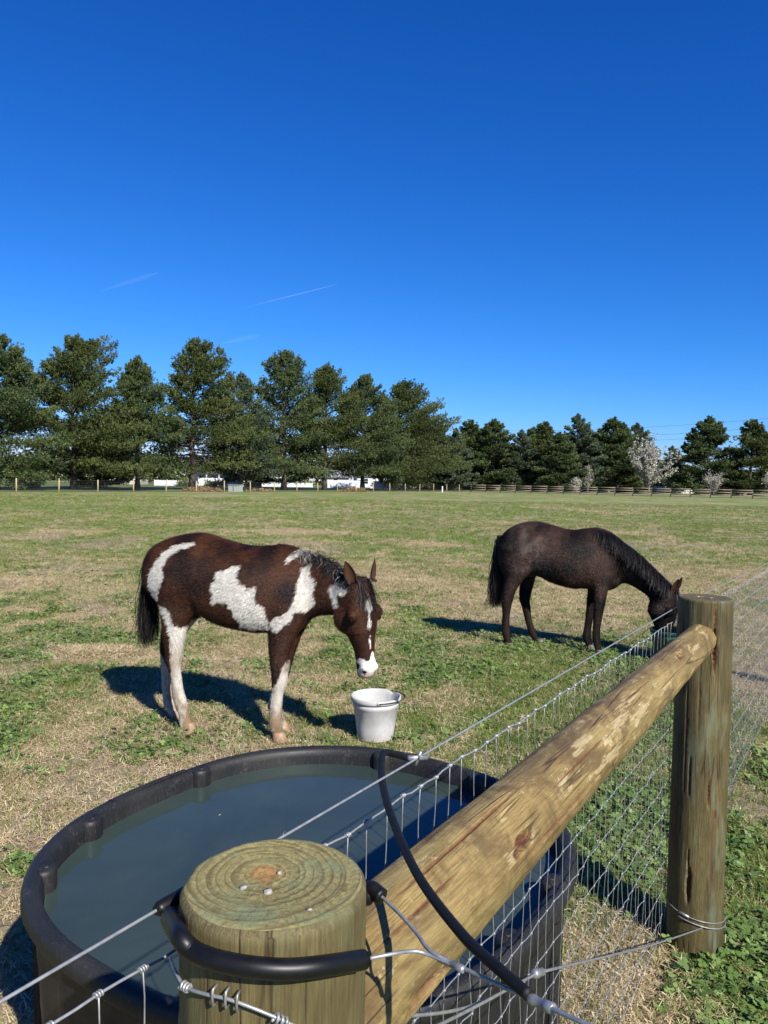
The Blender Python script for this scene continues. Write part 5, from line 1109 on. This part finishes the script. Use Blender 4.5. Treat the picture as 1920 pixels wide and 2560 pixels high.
def bush(loc, r, h, seed, mat, label, cat, name='shrub', leaf=.16, n=520):
    g = np.random.default_rng(seed); u = g.normal(0, 1, (n, 3)); u /= np.linalg.norm(u, axis=1)[:, None]; u[:, 2] = np.abs(u[:, 2]); C_ = u*np.array([r, r*.8, h])*g.uniform(.55, 1.05, (n, 1))*(.8+.4*np.sin(u[:, :1]*5+seed)*np.cos(u[:, 1:2]*4))
    a = g.normal(0, 1, (n, 3, 3)); a /= np.linalg.norm(a, axis=2)[:, :, None]; b_ = np.cross(a, g.normal(0, 1, (n, 3, 3))); b_ /= np.linalg.norm(b_, axis=2)[:, :, None]+1e-9; c0 = C_[:, None]+g.normal(0, .1, (n, 3, 3)); w = leaf*g.uniform(.5, 1.3, (n, 3, 1))
    V = np.stack([c0-a*w, c0+b_*w*.5, c0+a*w, c0-b_*w*.5], 2).reshape(-1, 3); V[:, 2] = np.maximum(V[:, 2], .01); e = empty(name, tuple(loc)); stem = MB(); stem.tube([[0, 0, 0], [.03, 0, h*.4], [0, .03, h*.7]], [.06, .045, .02], 6); stem.build('stem', M['twig'], e)
    make_mesh('foliage', V, np.arange(len(V)).reshape(-1, 4), M[mat], e, False, {'tint': np.repeat(np.clip(g.normal(.45, .25, n*3), 0, 1), 4)}); return tag(e, label, cat)
bush(at_depth(240, 128), 3.2, 2.0, 1, 'shrub', 'rounded green hedge shrub in front of the cream house', 'shrub')
bush(at_depth(78, 96), 1.0, 2.3, 2, 'shrub', 'little upright evergreen behind the first wire fence posts', 'shrub', leaf=.12)
bush(at_depth(460, 140), 2.4, 1.6, 3, 'shrub', 'low dark shrub between the slender pine and the white house', 'shrub')
bush(at_depth(528, 140), 1.9, 1.4, 4, 'shrub', 'low green shrub against the white vinyl fence', 'shrub')
bush(at_depth(505, wire_fence_line(505)*1.07), 3.0, .55, 5, 'brush', 'heap of dry brown brush behind the fence by the white house', 'brush pile', 'brush_pile', .12, 420)
bush(at_depth(888, wire_fence_line(888)*1.07), 2.6, .62, 6, 'brush', 'heap of reddish dry brush under the dense dark pine', 'brush pile', 'brush_pile', .12, 420)
bush(at_depth(655, wire_fence_line(655)*1.08), 2.2, .4, 7, 'brush', 'low scatter of brown brush near the scarred pine', 'brush pile', 'brush_pile', .12, 260)
for q, (cx_, dep, w_, mt_) in enumerate(((1150, 186, 5.0, 'shrub'), (1330, 184, 6.0, 'shrub'), (1020, 190, 5.5, 'shrub'), (1300, 178, 5, 'shrub'), (1790, 172, 6, 'shrub'), (1560, 192, 5, 'shrub'))):
    bush(at_depth(cx_*1.0, dep), w_, 3.4, 30+q, mt_, 'dark undergrowth shrub in the shade below the pine row', 'shrub', leaf=.3, n=420)['group'] = 'undergrowth shrubs below the pines'

# distant woodland seen only between the trunks: one mass
g = np.random.default_rng(5); n = 9000; a = g.uniform(-1, 1, n); wx = a*190; wy = 262+18*np.sin(a*5)+g.uniform(-5, 5, n); wh_ = 7.0+2.6*(fbm(wx*.09+50, wx*0, 3)-.5)*2; C_ = np.c_[wx, wy, wh_*g.random(n)**.8]
dr_ = g.normal(0, 1, (n, 5, 3)); dr_ /= np.linalg.norm(dr_, axis=2)[:, :, None]; sd_ = np.cross(dr_, g.normal(0, 1, (n, 5, 3))); sd_ /= np.linalg.norm(sd_, axis=2)[:, :, None]+1e-9; c0 = C_[:, None]+g.normal(0, .5, (n, 5, 3)); V = np.stack([c0-dr_*.7, c0+sd_*.35, c0+dr_*.7, c0-sd_*.35], 2).reshape(-1, 3); V[:, 2] = np.maximum(V[:, 2], 0.02)
wd = make_mesh('woodland', V, np.arange(len(V)).reshape(-1, 4), M['needle_green'], None, False, {'tint': np.repeat(np.clip(g.normal(.4, .25, n*5), 0, 1), 4)}); tag(wd, 'far dark belt of woodland behind the houses and pines', 'woodland', kind='stuff')

# ------------------------------------------------------------------ houses behind the trees
M['siding'] = plain('white_siding', (.72, .73, .74), .6, 0, .06, 2); M['cream'] = plain('cream_siding', (.55, .50, .42), .65, 0, .08, 2)
M['roof'] = plain('grey_shingles', (.10, .10, .108), .85, 0, .3, 3); M['roof_light'] = plain('light_grey_shingles', (.26, .26, .27), .85, 0, .25, 3); M['pane'] = plain('window_glass', (.02, .025, .03), .08, 0, .2, 2, 0, .6); M['trim'] = plain('white_trim', (.78, .78, .77), .5, 0, .04, 2)
M['vinyl'] = plain('white_vinyl', (.60, .63, .66), .4, 0, .06, 1)
def house(cx_, dep, w, dpt, hw, hr, wall, roof, label, rz=0.0, wins=(), porch=False):
    e = empty('house', tuple(at_depth(cx_, dep)), rz); b = MB(); b.box((0, 0, hw/2), (w, dpt, hw)); b.add([[-w/2, -dpt/2, hw], [-w/2, dpt/2, hw], [-w/2, 0, hw+hr*.95], [w/2, -dpt/2, hw], [w/2, dpt/2, hw], [w/2, 0, hw+hr*.95]], [(0, 1, 2), (3, 5, 4)]); b.build('walls', M[wall], e, False)
    for s in (-1, 1):
        o = .45; V = np.array([[-w/2-o, s*(dpt/2+o), hw-.12], [w/2+o, s*(dpt/2+o), hw-.12], [w/2+o, 0, hw+hr], [-w/2-o, 0, hw+hr]]); V2 = V-[0, 0, .18]; b = MB(); b.add(np.r_[V, V2], [(0, 1, 2, 3), (7, 6, 5, 4), (0, 4, 5, 1), (1, 5, 6, 2), (2, 6, 7, 3), (3, 7, 4, 0)]); b.build('roof_slope', M[roof], e, False)
    for (x, z, ww, hh) in wins:
        b = MB(); t_ = .10
        for (dx, dz, sx, sz) in ((0, hh/2+t_/2, ww+2*t_, t_), (0, -hh/2-t_/2, ww+2*t_, t_), (-ww/2-t_/2, 0, t_, hh), (ww/2+t_/2, 0, t_, hh), (0, 0, ww, .05)): b.box((x+dx, -dpt/2-.03, z+dz), (sx, .08, sz))
        f = b.build('window', M['trim'], e, False); b = MB(); b.box((x, -dpt/2-.012, z), (ww, .03, hh)); b.build('pane', M['pane'], f, False)
    if porch:
        b = MB(); b.box((0, -dpt/2-1.2, hw*.86), (w*.8, 2.4, .25)); b.build('porch_roof', M[roof], e, False)
        for x in np.linspace(-w*.38, w*.38, 5): b = MB(); b.box((x, -dpt/2-2.2, hw*.37), (.22, .22, hw*.74)); b.build('porch_column', M['trim'], e, False)
    return tag(e, label, 'house')
W4 = [(-3.6, 1.6, 1.1, 1.4), (-1.4, 1.6, 1.1, 1.4), (1.8, 1.6, 2.4, 1.3), (4.2, 1.6, .9, 1.4)]
house(292, 172, 12, 8, 3.0, 1.6, 'cream', 'roof_light', 'cream house with pale low roof behind the green hedge', .1, [(-2.0, 1.7, .8, 1.3), (3, 1.7, .8, 1.3)])
house(568, 176, 15, 9, 3.3, 3.6, 'siding', 'roof', 'white house with dark windows behind the tall full pine', -.08, [(x*1.3, z, w_, h_) for x, z, w_, h_ in W4], True)
house(640, 200, 11, 9, 5.2, 3.6, 'siding', 'roof', 'tall white gabled house glimpsed through the thin grey-green pine', .9, [(-2, 3.9, 1, 1.4), (2, 3.9, 1, 1.4), (0, 1.6, 1, 1.4)])
house(845, 178, 6, 5, 2.6, 1.5, 'siding', 'roof_light', 'small pale shed beside the scalloped white fence', -.2, [(0, 1.5, 1.0, 1.2)])
house(922, 205, 9, 8, 3.0, 2.0, 'siding', 'roof', 'white house edge seen past the dense dark pine', .3, [(-2, 1.6, 1, 1.3), (2, 1.6, 1, 1.3)])
house(1452, 186, 10, 9, 5.0, 2.6, 'siding', 'roof', 'white two-storey house hidden among the medium pines', .05, [(-3.2, 3.8, 1, 1.4), (0, 3.8, 1, 1.4), (3.2, 3.8, 1, 1.4), (-3, 1.5, 1, 1.4)], True)
house(1690, 196, 11, 9, 2.5, 2.4, 'siding', 'roof', 'white house with grey roof showing in the gap beside the blossoming tree', .12, [(-4, 1.6, 1, 1.4), (-1, 1.6, 1, 1.4), (3.5, 1.6, 1, 1.4)])
def vinyl(px0, px1, dep, label, h=1.75, panel=2.4):
    a = at_depth(px0, dep); b_ = at_depth(px1, dep*1.02); L = np.linalg.norm(b_-a); n = max(1, int(L/panel)); dv = (b_-a)/n; e = empty('vinyl_fence', tuple(a)); an = math.atan2(dv[1], dv[0])
    for k in range(n+1):
        b = MB(); b.box((dv[0]*k, dv[1]*k, h/2+.05), (.14, .14, h+.1), an); b.build('post', M['vinyl'], e, False)
        if k < n: b = MB(); b.box((dv[0]*(k+.5), dv[1]*(k+.5), h/2), (np.linalg.norm(dv)-.12, .05, h-.08), an); b.build('panel', M['vinyl'], e, False)
    return tag(e, label, 'fence')
vinyl(385, 478, 152, 'white vinyl fence shaded by branches left of the white house'.replace(' left of', ' next to'), 1.15)
vinyl(495, 600, 160, 'bright white vinyl fence in front of the white house')
vinyl(640, 780, 168, 'long white vinyl fence behind the scarred and round-topped pines', 1.0)
vinyl(818, 900, 165, 'white vinyl fence in front of the small pale shed')
vinyl(925, 1010, 172, 'white vinyl fence behind the sprawling pine')
# utility box, marker post, cones
ub = empty('utility_box', tuple(at_depth(588, wire_fence_line(588)*1.03)), -.3); M['box_green'] = plain('utility_green', (.36, .40, .35), .5, 0, .1, 3)
b = MB(); b.box((0, 0, .42), (1.5, 1.0, .80)); b.build('cabinet', M['box_green'], ub, False); b = MB(); b.box((0, -.02, .86), (1.58, 1.10, .08)); b.build('lid', M['box_green'], ub, False); b = MB(); b.box((-.05, -.515, .42), (.05, .03, .62)); b.build('door_seam', M['black_plastic'], ub, False)
tag(ub, 'pale green utility box behind the wire fence near the white house', 'utility box')
mp = empty('marker_post', tuple(at_depth(1105, wire_fence_line(1105)*.985))); b = MB(); b.box((0, 0, .45), (.18, .12, .9)); b.build('shaft', M['trim'], mp, False); b = MB(); b.box((0, 0, .94), (.20, .14, .08)); b.build('cap', M['trim'], mp, False); tag(mp, 'short white marker post by the end of the wire fence', 'marker post')

# ------------------------------------------------------------------ overhead lines and contrails
M['line'] = plain('power_line', (.03, .03, .035), .6, 0, .1, 1)
for (x0, y0, x1, y1, dep, lab, sg) in ((1150, 1075, 1990, 1040, 165, 'highest overhead power line above the pine row', 1.2), (1400, 1092, 1990, 1060, 165, 'middle overhead power line above the pine row', .8), (1420, 1102, 1990, 1076, 165, 'lowest of the grouped overhead power lines above the pines', .8), (1120, 1146, 1990, 1142, 140, 'single low cable crossing in front of the pine row', .6)):
    p0 = px(x0, y0, dep*1.25); p1 = px(x1, y1, dep*.92); t_ = np.linspace(0, 1, 20)[:, None]; P_ = p0*(1-t_)+p1*t_ - np.array([0, 0, 1])*sg*4*t_*(1-t_); b = MB(); b.tube(P_, .022, 5); o = b.build('overhead_line', M['line']); tag(o, lab, 'power line')
def m_vapour(name, op):
    t = NT(name); n = t.noise(t.coords((.002, .002, .002)), 1.0, 5, .7); d = t.n('BsdfDiffuse', {'Color': (.85, .87, .9, 1)}); tr = t.n('BsdfTransparent')
    lw_ = t.n('LayerWeight', {'Blend': .5}); f = t.math('MULTIPLY', t.math('SUBTRACT', 1.0, lw_.outputs['Facing']), t.math('MULTIPLY', n, op)); mx = t.n('MixShader', {0: f, 1: tr.outputs[0], 2: d.outputs[0]}); t.t.links.new(mx.outputs[0], t.out.inputs[0]); return t.m
for (x0, y0, x1, y1, r_, op, lab) in ((600, 772, 842, 711, 6, .11, 'thin white contrail drawn across the clear blue sky'), (250, 728, 395, 682, 30, .028, 'faint broad wisp of old contrail in the sky'), (550, 860, 650, 838, 40, .025, 'faint wispy streak low above the tall pines')):
    p0 = px(x0, y0, 9000); p1 = px(x1, y1, 9000); t_ = np.linspace(0, 1, 16); b = MB(); b.tube(p0+(p1-p0)*t_[:, None], r_*np.clip(np.minimum(t_*2, (1-t_)*3+.3), .06, 1), 10); o = b.build('contrail', m_vapour('vapour_%d' % x0, op)); tag(o, lab, 'contrail'); o.visible_shadow = True
